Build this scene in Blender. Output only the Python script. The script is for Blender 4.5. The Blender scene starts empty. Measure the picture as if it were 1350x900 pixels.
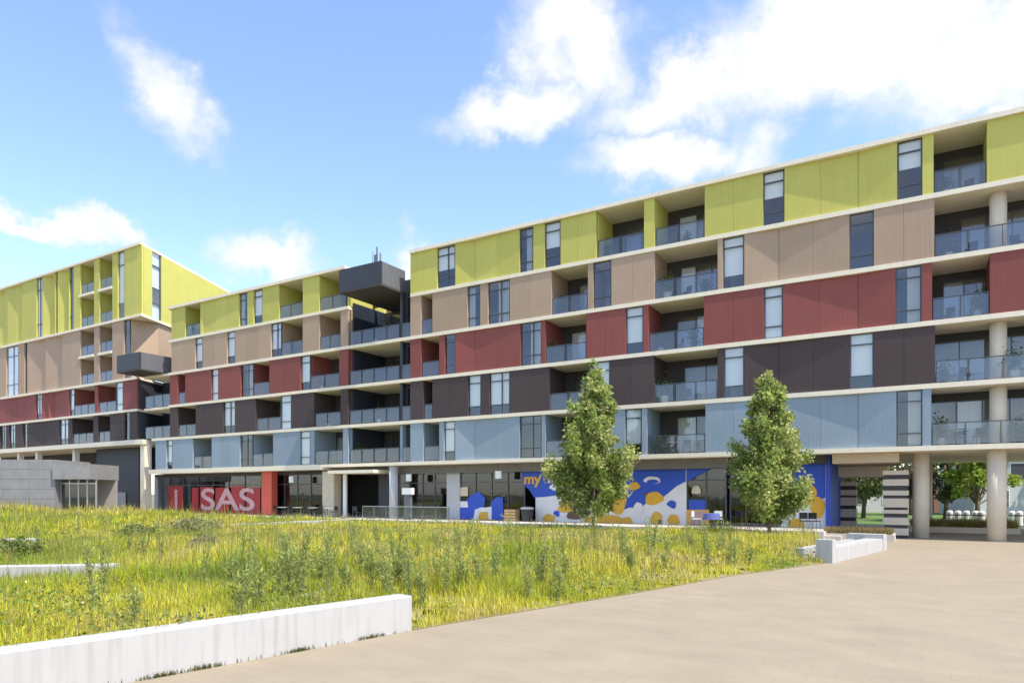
import bpy, math, random
import numpy as np
from mathutils import Vector

random.seed(7)
rng = np.random.default_rng(11)
scn = bpy.context.scene
COL = scn.collection
R = math.radians

# ------------------------------------------------------------------ camera
CAM_H, FOC, HOR = 2.2, 900.0, 650.0
cd = bpy.data.cameras.new('camera')
cam = bpy.data.objects.new('camera', cd)
COL.objects.link(cam)
cam.location = (0, 0, CAM_H)
cam.rotation_euler = (R(90), 0, 0)
cd.sensor_width = 36
cd.lens = 24
cd.shift_y = 0.1485
cd.clip_end = 5000
scn.camera = cam

# ------------------------------------------------------------------ light
SUN_EL = 57.0
SUN_AZ = math.atan2(0.755, -0.656)          # clockwise from +Y
sd = bpy.data.lights.new('sun', 'SUN')
sd.energy = 2.45
sd.angle = R(0.53)
sd.color = (1.0, 0.925, 0.80)
sun = bpy.data.objects.new('sun', sd)
COL.objects.link(sun)
sv = Vector((math.sin(SUN_AZ) * math.cos(R(SUN_EL)), math.cos(SUN_AZ) * math.cos(R(SUN_EL)), math.sin(R(SUN_EL))))
sun.rotation_euler = sv.to_track_quat('Z', 'Y').to_euler()
sun.location = (20, -20, 60)

scn.view_settings.view_transform = 'Standard'
scn.view_settings.look = 'None'
scn.view_settings.gamma = 1
scn.view_settings.exposure = 1.35
scn.cycles.max_bounces = 8
scn.cycles.diffuse_bounces = 4
scn.cycles.glossy_bounces = 2
scn.cycles.transparent_max_bounces = 7

world = bpy.data.worlds.new('World')
scn.world = world
world.use_nodes = True


def build_world():
    nt = world.node_tree
    N, L = nt.nodes, nt.links
    N.clear()
    out = N.new('ShaderNodeOutputWorld')
    bg = N.new('ShaderNodeBackground')
    bg.inputs['Strength'].default_value = 0.14
    sky = N.new('ShaderNodeTexSky')
    sky.sky_type = 'NISHITA'
    sky.sun_disc = False
    sky.sun_elevation = R(SUN_EL)
    sky.sun_rotation = SUN_AZ
    sky.altitude = 0
    sky.air_density = 1.0
    sky.dust_density = 0.6
    sky.ozone_density = 1.0
    tc = N.new('ShaderNodeTexCoord')

    def math_(op, a, b=None, clamp=False):
        n = N.new('ShaderNodeMath')
        n.operation = op
        n.use_clamp = clamp
        for i, v in enumerate((a, b)):
            if v is None:
                continue
            if isinstance(v, (int, float)):
                n.inputs[i].default_value = v
            else:
                L.new(v, n.inputs[i])
        return n.outputs[0]

    def dot(vec, c):
        n = N.new('ShaderNodeVectorMath')
        n.operation = 'DOT_PRODUCT'
        L.new(vec, n.inputs[0])
        n.inputs[1].default_value = c
        return n.outputs['Value']
    d = tc.outputs['Generated']
    # warp the direction a little so that cloud edges are ragged
    nz = N.new('ShaderNodeTexNoise')
    nz.inputs['Scale'].default_value = 9
    nz.inputs['Detail'].default_value = 5
    nz.inputs['Roughness'].default_value = 0.62
    L.new(d, nz.inputs['Vector'])
    sub = N.new('ShaderNodeVectorMath')
    sub.operation = 'SUBTRACT'
    L.new(nz.outputs['Color'], sub.inputs[0])
    sub.inputs[1].default_value = (0.5, 0.5, 0.5)
    ma = N.new('ShaderNodeVectorMath')
    ma.operation = 'MULTIPLY_ADD'
    L.new(sub.outputs[0], ma.inputs[0])
    ma.inputs[1].default_value = (0.16, 0.16, 0.16)
    L.new(d, ma.inputs[2])
    w = ma.outputs[0]
    # cumulus banks: (azimuth deg from +Y clockwise, elevation deg, half width deg, half height deg, tilt deg, weight)
    banks = []

    def bank(x, y, rx, ry, tilt, wt=1.0):
        banks.append((x, y, rx, ry, tilt, wt))
    bank(228, 125, 90, 46, -43, .85)
    bank(60, 300, 105, 20, 0, .9)
    bank(140, 302, 40, 20, 0, .8)
    bank(345, 345, 70, 34, 0, 1)
    bank(535, 350, 26, 40, 0, .9)
    bank(755, 50, 92, 80, -35, 1.0)
    bank(690, 138, 95, 36, 14, .9)
    bank(905, 115, 165, 52, 8, 1.0)
    bank(1120, 45, 230, 86, 0, 1.1)
    bank(1370, 40, 230, 105, 0, 1.1)
    bank(885, 212, 120, 40, 0, 1.0)
    bank(1000, 205, 60, 80, 0, .65)
    bank(1310, 160, 60, 30, 0, .6)
    field = None
    for (x, y, rx, ry, tilt, wt) in banks:
        c = Vector(((x - 675) / 900, 1, (650 - y) / 900))
        ln = c.length
        c.normalize()
        right = c.cross(Vector((0, 0, 1))).normalized()
        up = right.cross(c).normalized()
        a = R(tilt)
        t1 = right * math.cos(a) + up * math.sin(a)
        t2 = up * math.cos(a) - right * math.sin(a)
        t1 = t1 / (rx / 900 / ln)
        t2 = t2 / (ry / 900 / ln)
        A = dot(w, t1)
        B = dot(w, t2)
        rr = math_('SQRT', math_('ADD', math_('MULTIPLY', A, A), math_('MULTIPLY', B, B)))
        back = math_('LESS_THAN', dot(w, c), 0.0)
        f = math_('MULTIPLY', math_('SUBTRACT', 1.25, math_('ADD', rr, math_('MULTIPLY', back, 9))), wt)
        field = f if field is None else math_('MAXIMUM', field, f)
    # rest of the sky, unseen: broken noise cloud, spread to whiten light in shade
    n2 = N.new('ShaderNodeTexNoise')
    n2.inputs['Scale'].default_value = 3.2
    n2.inputs['Detail'].default_value = 3
    L.new(d, n2.inputs['Vector'])
    # away from the part of the sky described above
    front = dot(d, tuple(Vector((0.02, 1, 0.42)).normalized()))
    gen = math_('SUBTRACT', math_('MULTIPLY', n2.outputs['Fac'], 4.2), 1.95)
    gen = math_('SUBTRACT', gen, math_('MULTIPLY', math_('GREATER_THAN', front, 0.74), 5))
    field = math_('MAXIMUM', field, gen)
    n3 = N.new('ShaderNodeTexNoise')
    n3.inputs['Scale'].default_value = 22
    n3.inputs['Detail'].default_value = 5
    n3.inputs['Roughness'].default_value = 0.6
    L.new(d, n3.inputs['Vector'])
    field = math_('ADD', field, math_('MULTIPLY', math_('SUBTRACT', n3.outputs['Fac'], 0.5), 0.9))
    mr = N.new('ShaderNodeMapRange')
    mr.interpolation_type = 'SMOOTHSTEP'
    mr.inputs['From Min'].default_value = -0.12
    mr.inputs['From Max'].default_value = 0.95
    L.new(field, mr.inputs['Value'])
    dens = math_('MULTIPLY', mr.outputs[0], 0.93)
    # cloud brightness varies with its thickness
    br = N.new('ShaderNodeMapRange')
    br.inputs['From Min'].default_value = 0.1
    br.inputs['From Max'].default_value = 1.0
    br.inputs['To Min'].default_value = 2.65
    br.inputs['To Max'].default_value = 3.3
    L.new(field, br.inputs['Value'])
    cc = N.new('ShaderNodeCombineColor')
    L.new(br.outputs[0], cc.inputs[0])
    L.new(br.outputs[0], cc.inputs[1])
    L.new(math_('MULTIPLY', br.outputs[0], 1.0), cc.inputs[2])
    sc = N.new('ShaderNodeVectorMath')
    sc.operation = 'MULTIPLY'
    L.new(sky.outputs[0], sc.inputs[0])
    sc.inputs[1].default_value = (0.92, 0.925, 1.02)
    mix = N.new('ShaderNodeMix')
    mix.data_type = 'RGBA'
    L.new(dens, mix.inputs['Factor'])
    L.new(sc.outputs[0], mix.inputs['A'])
    L.new(cc.outputs[0], mix.inputs['B'])
    L.new(mix.outputs['Result'], bg.inputs['Color'])
    L.new(bg.outputs[0], out.inputs['Surface'])


build_world()

# ------------------------------------------------------------------ materials
MATS = {}


def newmat(name):
    m = bpy.data.materials.new(name)
    m.use_nodes = True
    MATS[name] = m
    return m, m.node_tree.nodes, m.node_tree.links, m.node_tree.nodes['Principled BSDF']


def plain(name, col, rough=0.6, var=0.12, scale=3.0, bump=0.0, bscale=60, metal=0.0, stretch=(1, 1, 1), streak=0.0, spec=0.5):
    """base colour with uneven wear, optional vertical streaking and fine relief"""
    m, N, L, b = newmat(name)
    tc = N.new('ShaderNodeTexCoord')
    mp = N.new('ShaderNodeMapping')
    mp.inputs['Scale'].default_value = stretch
    L.new(tc.outputs['Object'], mp.inputs['Vector'])
    nz = N.new('ShaderNodeTexNoise')
    nz.inputs['Scale'].default_value = scale
    nz.inputs['Detail'].default_value = 6
    L.new(mp.outputs[0], nz.inputs['Vector'])
    ramp = N.new('ShaderNodeMix')
    ramp.data_type = 'RGBA'
    lo = [c * (1 - var) for c in col]
    hi = [min(1, c * (1 + var)) for c in col]
    ramp.inputs['A'].default_value = (*lo, 1)
    ramp.inputs['B'].default_value = (*hi, 1)
    L.new(nz.outputs['Fac'], ramp.inputs['Factor'])
    src = ramp.outputs['Result']
    if streak > 0:
        mp2 = N.new('ShaderNodeMapping')
        mp2.inputs['Scale'].default_value = (5, 5, 0.35)
        L.new(tc.outputs['Object'], mp2.inputs['Vector'])
        n2 = N.new('ShaderNodeTexNoise')
        n2.inputs['Scale'].default_value = 2.0
        n2.inputs['Detail'].default_value = 5
        L.new(mp2.outputs[0], n2.inputs['Vector'])
        mr = N.new('ShaderNodeMapRange')
        mr.inputs['From Min'].default_value = 0.48
        mr.inputs['From Max'].default_value = 0.75
        mr.inputs['To Max'].default_value = streak
        L.new(n2.outputs['Fac'], mr.inputs['Value'])
        mx = N.new('ShaderNodeMix')
        mx.data_type = 'RGBA'
        L.new(mr.outputs[0], mx.inputs['Factor'])
        L.new(src, mx.inputs['A'])
        mx.inputs['B'].default_value = (col[0] * .35, col[1] * .34, col[2] * .32, 1)
        src = mx.outputs['Result']
    L.new(src, b.inputs['Base Color'])
    b.inputs['Roughness'].default_value = rough
    b.inputs['Metallic'].default_value = metal
    b.inputs['Specular IOR Level'].default_value = spec
    if bump > 0:
        n3 = N.new('ShaderNodeTexNoise')
        n3.inputs['Scale'].default_value = bscale
        n3.inputs['Detail'].default_value = 4
        L.new(tc.outputs['Object'], n3.inputs['Vector'])
        bp = N.new('ShaderNodeBump')
        bp.inputs['Strength'].default_value = bump
        bp.inputs['Distance'].default_value = 0.02
        L.new(n3.outputs['Fac'], bp.inputs['Height'])
        L.new(bp.outputs[0], b.inputs['Normal'])
    return m


def cladding(name, col, var=0.08):
    """ribbed sheet cladding: vertical ribs as fine relief, weathering in colour"""
    m = plain(name, col, 0.7, var, 0.9, streak=0.10, spec=0.3)
    N, L = m.node_tree.nodes, m.node_tree.links
    b = N['Principled BSDF']
    tc = N.new('ShaderNodeTexCoord')
    # every sheet has weathered a little differently
    oi = N.new('ShaderNodeObjectInfo')
    mrr = N.new('ShaderNodeMapRange')
    mrr.inputs['To Min'].default_value = 0.93
    mrr.inputs['To Max'].default_value = 1.07
    L.new(oi.outputs['Random'], mrr.inputs['Value'])
    sc_ = N.new('ShaderNodeVectorMath')
    sc_.operation = 'SCALE'
    L.new(b.inputs['Base Color'].links[0].from_socket, sc_.inputs[0])
    L.new(mrr.outputs[0], sc_.inputs['Scale'])
    L.new(sc_.outputs[0], b.inputs['Base Color'])
    wv = N.new('ShaderNodeTexWave')
    wv.wave_type = 'BANDS'
    wv.bands_direction = 'X'
    wv.inputs['Scale'].default_value = 1.6
    wv.inputs['Distortion'].default_value = 0
    L.new(tc.outputs['Object'], wv.inputs['Vector'])
    bp = N.new('ShaderNodeBump')
    bp.inputs['Strength'].default_value = 0.05
    bp.inputs['Distance'].default_value = 0.03
    L.new(wv.outputs['Fac'], bp.inputs['Height'])
    L.new(bp.outputs[0], b.inputs['Normal'])
    return m


cladding('green', (0.51, 0.49, 0.12))
cladding('brown', (0.405, 0.295, 0.21))
cladding('red', (0.24, 0.072, 0.062))
cladding('black', (0.072, 0.053, 0.052))
cladding('blue', (0.255, 0.325, 0.385))
plain('slab', (0.80, 0.73, 0.575), 0.8, 0.08, 2.0, 0.15, 40, streak=0.12)
plain('concrete', (0.55, 0.51, 0.44), 0.85, 0.12, 2.5, 0.25, 50, streak=0.15)
plain('palegrey', (0.50, 0.51, 0.52), 0.8, 0.12, 1.5, 0.2, 30, streak=0.2)
plain('whitewall', (0.43, 0.425, 0.41), 0.85, 0.09, 2.0, 0.10, 45, streak=0.30)
plain('darkmetal', (0.045, 0.048, 0.06), 0.45, 0.2, 3)
plain('slate', (0.032, 0.035, 0.044), 0.5, 0.2, 1.2, streak=0.2)
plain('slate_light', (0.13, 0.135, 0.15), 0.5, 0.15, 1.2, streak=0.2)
plain('pavgrey', (0.235, 0.235, 0.24), 0.85, 0.18, 1.2, 0.2, 30, streak=0.3)
plain('fasciagrey', (0.17, 0.16, 0.15), 0.8, 0.2, 1.5, streak=0.2)  # fascia grey, darkened to put the shadow under the slab into its colour
plain('column', (0.68, 0.61, 0.49), 0.8, 0.1, 2.0, 0.15, 40, streak=0.12)
plain('navy', (0.02, 0.026, 0.042), 0.5, 0.2, 1.0)
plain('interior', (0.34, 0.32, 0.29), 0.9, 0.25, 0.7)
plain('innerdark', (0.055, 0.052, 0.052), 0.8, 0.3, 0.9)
plain('frame', (0.07, 0.075, 0.085), 0.4, 0.1, 4)
plain('silver', (0.45, 0.46, 0.47), 0.35, 0.08, 4, metal=0.6)
plain('whitepaint', (0.78, 0.78, 0.76), 0.5, 0.05, 4)
plain('blind', (0.74, 0.75, 0.73), 0.8, 0.05, 4)
plain('curtain', (0.42, 0.42, 0.41), 0.9, 0.15, 6, stretch=(6, 6, .3))
plain('signred', (0.36, 0.02, 0.028), 0.45, 0.15, 4)
plain('orange_red', (0.62, 0.10, 0.06), 0.5, 0.1, 3)
plain('signpink', (0.56, 0.35, 0.36), 0.5, 0.3, 1.5)
plain('muralblue', (0.028, 0.085, 0.50), 0.5, 0.1, 2)
plain('muralwhite', (0.76, 0.75, 0.75), 0.5, 0.06, 2)
plain('muralyellow', (0.72, 0.40, 0.04), 0.5, 0.12, 3)
plain('muralbrown', (0.14, 0.075, 0.05), 0.6, 0.2, 3)
plain('cream', (0.62, 0.54, 0.40), 0.8, 0.2, 5, 0.3, 25)
plain('timber', (0.50, 0.38, 0.24), 0.6, 0.18, 3, stretch=(1, 6, 6))
plain('crate', (0.55, 0.36, 0.18), 0.7, 0.2, 6)
plain('beige', (0.60, 0.53, 0.42), 0.7, 0.12, 4)
plain('bark', (0.16, 0.12, 0.085), 0.9, 0.35, 8, 0.6, 40)
plain('weedstem', (0.22, 0.23, 0.09), 0.8, 0.3, 8)
plain('blackplastic', (0.02, 0.02, 0.022), 0.5, 0.2, 5)
plain('bluecloth', (0.10, 0.13, 0.36), 0.8, 0.15, 6)
plain('roofing', (0.42, 0.41, 0.39), 0.9, 0.1, 1)
plain('soil', (0.27, 0.23, 0.10), 0.95, 0.35, 1.5, 0.6, 20)
plain('lawn', (0.10, 0.17, 0.03), 0.95, 0.35, 0.8, 0.6, 30)
plain('asphalt', (0.10, 0.10, 0.10), 0.9, 0.2, 3, 0.3, 40)
plain('farground', (0.16, 0.16, 0.08), 0.95, 0.3, 0.05)
plain('brick', (0.30, 0.16, 0.11), 0.85, 0.25, 6)
plain('houseroof', (0.16, 0.15, 0.15), 0.8, 0.2, 2)


def glass(name, tint, gloss_base, diff=0.0, dcol=(.6, .65, .7), rough=0.02):
    m = bpy.data.materials.new(name)
    m.use_nodes = True
    MATS[name] = m
    N, L = m.node_tree.nodes, m.node_tree.links
    N.clear()
    out = N.new('ShaderNodeOutputMaterial')
    tr = N.new('ShaderNodeBsdfTransparent')
    tr.inputs['Color'].default_value = (*tint, 1)
    gl = N.new('ShaderNodeBsdfGlossy')
    gl.inputs['Roughness'].default_value = rough
    gl.inputs['Color'].default_value = (.92, .95, 1, 1)
    tc = N.new('ShaderNodeTexCoord')
    nz = N.new('ShaderNodeTexNoise')
    nz.inputs['Scale'].default_value = 0.9
    L.new(tc.outputs['Object'], nz.inputs['Vector'])
    bp = N.new('ShaderNodeBump')
    bp.inputs['Strength'].default_value = 0.03
    bp.inputs['Distance'].default_value = 0.1
    L.new(nz.outputs['Fac'], bp.inputs['Height'])
    L.new(bp.outputs[0], gl.inputs['Normal'])
    fr = N.new('ShaderNodeFresnel')
    fr.inputs['IOR'].default_value = 1.5
    ad = N.new('ShaderNodeMath')
    ad.operation = 'ADD'
    ad.use_clamp = True
    ad.inputs[1].default_value = gloss_base
    L.new(fr.outputs[0], ad.inputs[0])
    ge = N.new('ShaderNodeNewGeometry')
    iv = N.new('ShaderNodeMath')
    iv.operation = 'SUBTRACT'
    iv.inputs[0].default_value = 1.0
    L.new(ge.outputs['Backfacing'], iv.inputs[1])
    mu = N.new('ShaderNodeMath')
    mu.operation = 'MULTIPLY'
    L.new(ad.outputs[0], mu.inputs[0])
    L.new(iv.outputs[0], mu.inputs[1])
    ad = mu
    body = tr.outputs[0]
    if diff > 0:
        df = N.new('ShaderNodeBsdfDiffuse')
        df.inputs['Color'].default_value = (*dcol, 1)
        mm = N.new('ShaderNodeMixShader')
        mm.inputs[0].default_value = diff
        L.new(tr.outputs[0], mm.inputs[1])
        L.new(df.outputs[0], mm.inputs[2])
        body = mm.outputs[0]
    mx = N.new('ShaderNodeMixShader')
    L.new(ad.outputs[0], mx.inputs[0])
    L.new(body, mx.inputs[1])
    L.new(gl.outputs[0], mx.inputs[2])
    L.new(mx.outputs[0], out.inputs['Surface'])
    return m


glass('glass', (.95, .965, .965), 0.06)
glass('glass_rail', (.80, .84, .88), 0.05, 0.05, (.42, .46, .54))
glass('shopglass', (.72, .75, .77), 0.04)


def leafmat(name, trans, var=0.35):
    m, N, L, b = newmat(name)
    at = N.new('ShaderNodeAttribute')
    at.attribute_name = 'tint'
    L.new(at.outputs['Color'], b.inputs['Base Color'])
    b.inputs['Roughness'].default_value = 0.55
    b.inputs['Specular IOR Level'].default_value = 0.25
    tl = N.new('ShaderNodeBsdfTranslucent')
    L.new(at.outputs['Color'], tl.inputs['Color'])
    mx = N.new('ShaderNodeMixShader')
    mx.inputs[0].default_value = trans
    L.new(b.outputs[0], mx.inputs[1])
    L.new(tl.outputs[0], mx.inputs[2])
    L.new(mx.outputs[0], N['Material Output'].inputs['Surface'])
    return m


leafmat('leaf', 0.42)
leafmat('grass', 0.42)


def paving():
    m, N, L, b = newmat('paving')
    tc = N.new('ShaderNodeTexCoord')
    mp = N.new('ShaderNodeMapping')
    mp.inputs['Rotation'].default_value = (0, 0, R(31))
    L.new(tc.outputs['Object'], mp.inputs['Vector'])
    br = N.new('ShaderNodeTexBrick')
    br.inputs['Scale'].default_value = 1.0
    br.inputs['Brick Width'].default_value = 0.6
    br.inputs['Row Height'].default_value = 0.3
    br.inputs['Mortar Size'].default_value = 0.007
    br.inputs['Mortar Smooth'].default_value = 0.4
    br.inputs['Color1'].default_value = (0.302, 0.252, 0.182, 1)
    br.inputs['Color2'].default_value = (0.312, 0.261, 0.189, 1)
    br.inputs['Mortar'].default_value = (0.272, 0.226, 0.165, 1)
    L.new(mp.outputs[0], br.inputs['Vector'])
    nz = N.new('ShaderNodeTexNoise')
    nz.inputs['Scale'].default_value = 0.45
    nz.inputs['Detail'].default_value = 8
    nz.inputs['Roughness'].default_value = 0.65
    L.new(mp.outputs[0], nz.inputs['Vector'])
    mp2 = N.new('ShaderNodeMapping')
    mp2.inputs['Scale'].default_value = (0.9, 1.3, 1)
    L.new(mp.outputs[0], mp2.inputs['Vector'])
    nz2 = N.new('ShaderNodeTexNoise')
    nz2.inputs['Scale'].default_value = 1.2
    nz2.inputs['Detail'].default_value = 6
    L.new(mp2.outputs[0], nz2.inputs['Vector'])
    sm = N.new('ShaderNodeMath')
    sm.operation = 'ADD'
    L.new(nz.outputs['Fac'], sm.inputs[0])
    L.new(nz2.outputs['Fac'], sm.inputs[1])
    mr = N.new('ShaderNodeMapRange')
    mr.inputs['From Min'].default_value = 0.6
    mr.inputs['From Max'].default_value = 1.4
    mr.inputs['To Min'].default_value = 0.88
    mr.inputs['To Max'].default_value = 1.10
    L.new(sm.outputs[0], mr.inputs['Value'])
    mu = N.new('ShaderNodeVectorMath')
    mu.operation = 'SCALE'
    L.new(br.outputs['Color'], mu.inputs[0])
    L.new(mr.outputs[0], mu.inputs['Scale'])
    L.new(mu.outputs[0], b.inputs['Base Color'])
    b.inputs['Roughness'].default_value = 0.85
    b.inputs['Specular IOR Level'].default_value = 0.25
    n3 = N.new('ShaderNodeTexNoise')
    n3.inputs['Scale'].default_value = 70
    L.new(tc.outputs['Object'], n3.inputs['Vector'])
    bp = N.new('ShaderNodeBump')
    bp.inputs['Strength'].default_value = 0.25
    bp.inputs['Distance'].default_value = 0.01
    L.new(n3.outputs['Fac'], bp.inputs['Height'])
    L.new(bp.outputs[0], b.inputs['Normal'])


paving()

# ------------------------------------------------------------------ mesh helpers


def obj(name, verts, faces, mat, parent=None):
    me = bpy.data.meshes.new(name)
    me.from_pydata([tuple(v) for v in verts], [], faces)
    me.update()
    me.materials.append(MATS[mat])
    o = bpy.data.objects.new(name, me)
    COL.objects.link(o)
    if parent:
        o.parent = parent
    return o


def tag(o, label=None, cat=None, group=None, kind=None):
    if label:
        o['label'] = label
    if cat:
        o['category'] = cat
    if group:
        o['group'] = group
    if kind:
        o['kind'] = kind
    return o


def empty(name, loc=(0, 0, 0), rz=0.0, label=None, cat=None, group=None):
    o = bpy.data.objects.new(name, None)
    o.empty_display_size = 0.3
    COL.objects.link(o)
    o.location = loc
    o.rotation_euler = (0, 0, rz)
    return tag(o, label, cat, group)


class MB:
    """collects simple solids into one mesh"""

    def __init__(s):
        s.v, s.f = [], []

    def box(s, x0, x1, y0, y1, z0, z1):
        return s.prism([(x0, y0), (x1, y0), (x1, y1), (x0, y1)], z0, z1)

    def prism(s, poly, z0, z1):
        n = len(poly)
        b = len(s.v)
        s.v += [(p[0], p[1], z0) for p in poly] + [(p[0], p[1], z1) for p in poly]
        s.f += [tuple(b + i for i in range(n - 1, -1, -1)), tuple(b + n + i for i in range(n))]
        for i in range(n):
            j = (i + 1) % n
            s.f.append((b + i, b + j, b + n + j, b + n + i))
        return s

    def xzprism(s, poly, y0, y1):
        """outline in x,z (counter-clockwise seen from -y) pushed from y0 to y1"""
        n = len(poly)
        b = len(s.v)
        s.v += [(p[0], y0, p[1]) for p in poly] + [(p[0], y1, p[1]) for p in poly]
        s.f += [tuple(b + i for i in range(n)), tuple(b + n + i for i in range(n - 1, -1, -1))]
        for i in range(n):
            j = (i + 1) % n
            s.f.append((b + j, b + i, b + n + i, b + n + j))
        return s

    def tube(s, pts, rads, n=8, cap=True):
        b = len(s.v)
        pts = [Vector(p) for p in pts]
        for i, p in enumerate(pts):
            t = (pts[min(i + 1, len(pts) - 1)] - pts[max(i - 1, 0)]).normalized()
            a = t.cross(Vector((0, 1, 0)) if abs(t.y) < .9 else Vector((1, 0, 0))).normalized()
            c = t.cross(a)
            for k in range(n):
                an = 2 * math.pi * k / n
                s.v.append(tuple(p + (a * math.cos(an) + c * math.sin(an)) * rads[i]))
        for i in range(len(pts) - 1):
            for k in range(n):
                k2 = (k + 1) % n
                s.f.append((b + i * n + k, b + (i + 1) * n + k, b + (i + 1) * n + k2, b + i * n + k2))
        if cap:
            s.f.append(tuple(b + k for k in range(n)))
            e = b + (len(pts) - 1) * n
            s.f.append(tuple(e + k for k in range(n - 1, -1, -1)))
        return s

    def build(s, name, mat, parent=None, smooth=False):
        o = obj(name, s.v, s.f, mat, parent)
        if smooth:
            o.data.polygons.foreach_set('use_smooth', [True] * len(o.data.polygons))
        return o


def box(name, mat, parent, x0, x1, y0, y1, z0, z1):
    return MB().box(min(x0, x1), max(x0, x1), min(y0, y1), max(y0, y1), z0, z1).build(name, mat, parent)


def copy_tree(o, parent=None):
    c = o.copy()
    COL.objects.link(c)
    c.parent = parent
    for ch in list(o.children):
        copy_tree(ch, c)
    return c


# ------------------------------------------------------------------ facade frame
# u runs along the facade (left to right), d into the building, origin at the left end of the long block
DX, DY = 0.8578, -0.5140
NX, NY = 0.5140, 0.8578
P1 = Vector((22.75, 30.34))
OX, OY = P1.x - 63.1 * DX, P1.y - 63.1 * DY
ROT = math.atan2(DY, DX)


def U(x, d=0.0):
    k = (x - 675) / FOC
    return (k * (OY + d * NY) - (OX + d * NX)) / (DX - k * DY)


def W(u, d=0.0, z=0.0):
    return Vector((OX + u * DX + d * NX, OY + u * DY + d * NY, z))


def ZP(x, y, d=0.0):
    Y = W(U(x, d), d).y
    return CAM_H + (HOR - y) / FOC * Y


def G(x, y, z=0.0):
    """point at height z seen at photo coordinates x,y"""
    Y = FOC * (CAM_H - z) / (y - HOR)
    return Vector(((x - 675) / FOC * Y, Y, z))


# ------------------------------------------------------------------ ground
def sheet(name, poly, z, mat, kind='structure'):
    o = obj(name, [(p[0], p[1], z) for p in poly], [tuple(range(len(poly)))], mat)
    return tag(o, kind=kind)


sheet('ground', [(-1500, -300), (1500, -300), (1500, 2500), (-1500, 2500)], -0.012, 'farground')
u_r = U(1350) + 14
plaza_poly = [W(-75, 0), W(-75, -70), W(u_r + 30, -60), W(u_r + 30, 17.5), W(-75, 17.5)]
plaza = sheet('plaza', [(p.x, p.y) for p in plaza_poly], 0.0, 'paving')
back = [W(20, 18), W(u_r + 60, 18), W(u_r + 60, 60), W(20, 60)]
sheet('back_lawn', [(p.x, p.y) for p in back], 0.0, 'lawn')

# ------------------------------------------------------------------ apartment building
main = empty('apartment_building', (OX, OY, 0), ROT,
             'long five storey apartment block clad in lime, brown, red, charcoal and blue bands above shops', 'building')
wing = empty('apartment_building', (OX, OY, 0), ROT,
             'taller apartment wing with sunlit yellow end wall beside the long colour-banded block', 'building')

LV = [4.35, 7.27, 10.23, 13.20, 16.20, 19.25]     # middle of each floor slab edge
TH = 0.115                                          # half thickness


def panel(x0, x1, z0, z1, mat, parent, fold=None, fd=0.16, d=0.03, name='cladding_panel', thick=0.16):
    u0, u1 = U(x0, d), U(x1, d)
    if fold is None:
        n = max(1, int(round((u1 - u0) / 1.5)))
        for i in range(n):
            a, b = u0 + (u1 - u0) * i / n, u0 + (u1 - u0) * (i + 1) / n
            MB().box(a + .005, b - .005, d, d + thick, z0, z1).build(name, mat, parent)
    else:
        um = U(fold, d)
        for (a, b, da, db) in ((u0 + .006, um - .006, d, d + fd), (um + .006, u1 - .006, d + fd, d)):
            n = max(1, int(round((b - a) / 1.5)))
            for i in range(n):
                p, q = i / n, (i + 1) / n
                pa_, pb_ = a + (b - a) * p + .004, a + (b - a) * q - .004
                qa_, qb_ = da + (db - da) * p, da + (db - da) * q
                MB().prism([(pa_, qa_), (pb_, qb_), (pb_, qb_ + thick), (pa_, qa_ + thick)], z0, z1).build(name, mat, parent)


def window(x0, x1, z0, z1, parent, style='r', d=0.13):
    u0, u1 = U(x0, d), U(x1, d)
    w = u1 - u0
    h = z1 - z0
    t = 0.055
    ztop, zlow = z0 + h * 0.80, z0 + h * 0.23
    f = MB()
    f.box(u0, u0 + t, d, d + .1, z0, z1).box(u1 - t, u1, d, d + .1, z0, z1)
    for (a, b) in ((z0, z0 + t), (zlow - t / 2, zlow + t / 2), (ztop - t / 2, ztop + t / 2), (z1 - t, z1)):
        f.box(u0 + t, u1 - t, d + .003, d + .097, a, b)
    split = w > 1.25
    if split:
        um = u0 + w * 0.62
        f.box(um - t / 2, um + t / 2, d + .006, d + .094, z0 + t, z1 - t)
    fr = f.build('window', 'frame', parent)
    for (a, b) in ((z0 + t, zlow - t / 2), (zlow + t / 2, ztop - t / 2), (ztop + t / 2, z1 - t)):
        if split:
            box('pane', 'glass', fr, u0 + t, um - t / 2, d + .045, d + .055, a, b)
            box('pane', 'glass', fr, um + t / 2, u1 - t, d + .045, d + .055, a, b)
        else:
            box('pane', 'glass', fr, u0 + t, u1 - t, d + .045, d + .055, a, b)
    if style == 'r':
        style = random.choice('whcdcw')
    if style == 'w':
        box('blind', 'blind', fr, u0 + .07, u1 - .07, d + .13, d + .15, z0 + h * random.choice([.02, .22, .24]), z1 - .03)
    elif style == 'h':
        box('blind', 'blind', fr, u0 + .07, u1 - .07, d + .13, d + .15, z0 + h * random.uniform(.42, .6), z1 - .03)
    elif style == 'c':
        m = MB()
        n = 7
        side = random.choice((0, 1))
        a, b = (u0 + .07, u0 + w * .52) if side else (u0 + w * .45, u1 - .07)
        for i in range(n):
            aa = a + (b - a) * i / n
            m.box(aa, aa + (b - a) / n * .98, d + .17 + .03 * (i % 2), d + .2 + .03 * (i % 2), z0 + .05, z1 - .05)
        m.build('curtain', 'curtain', fr)
    return fr


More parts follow.
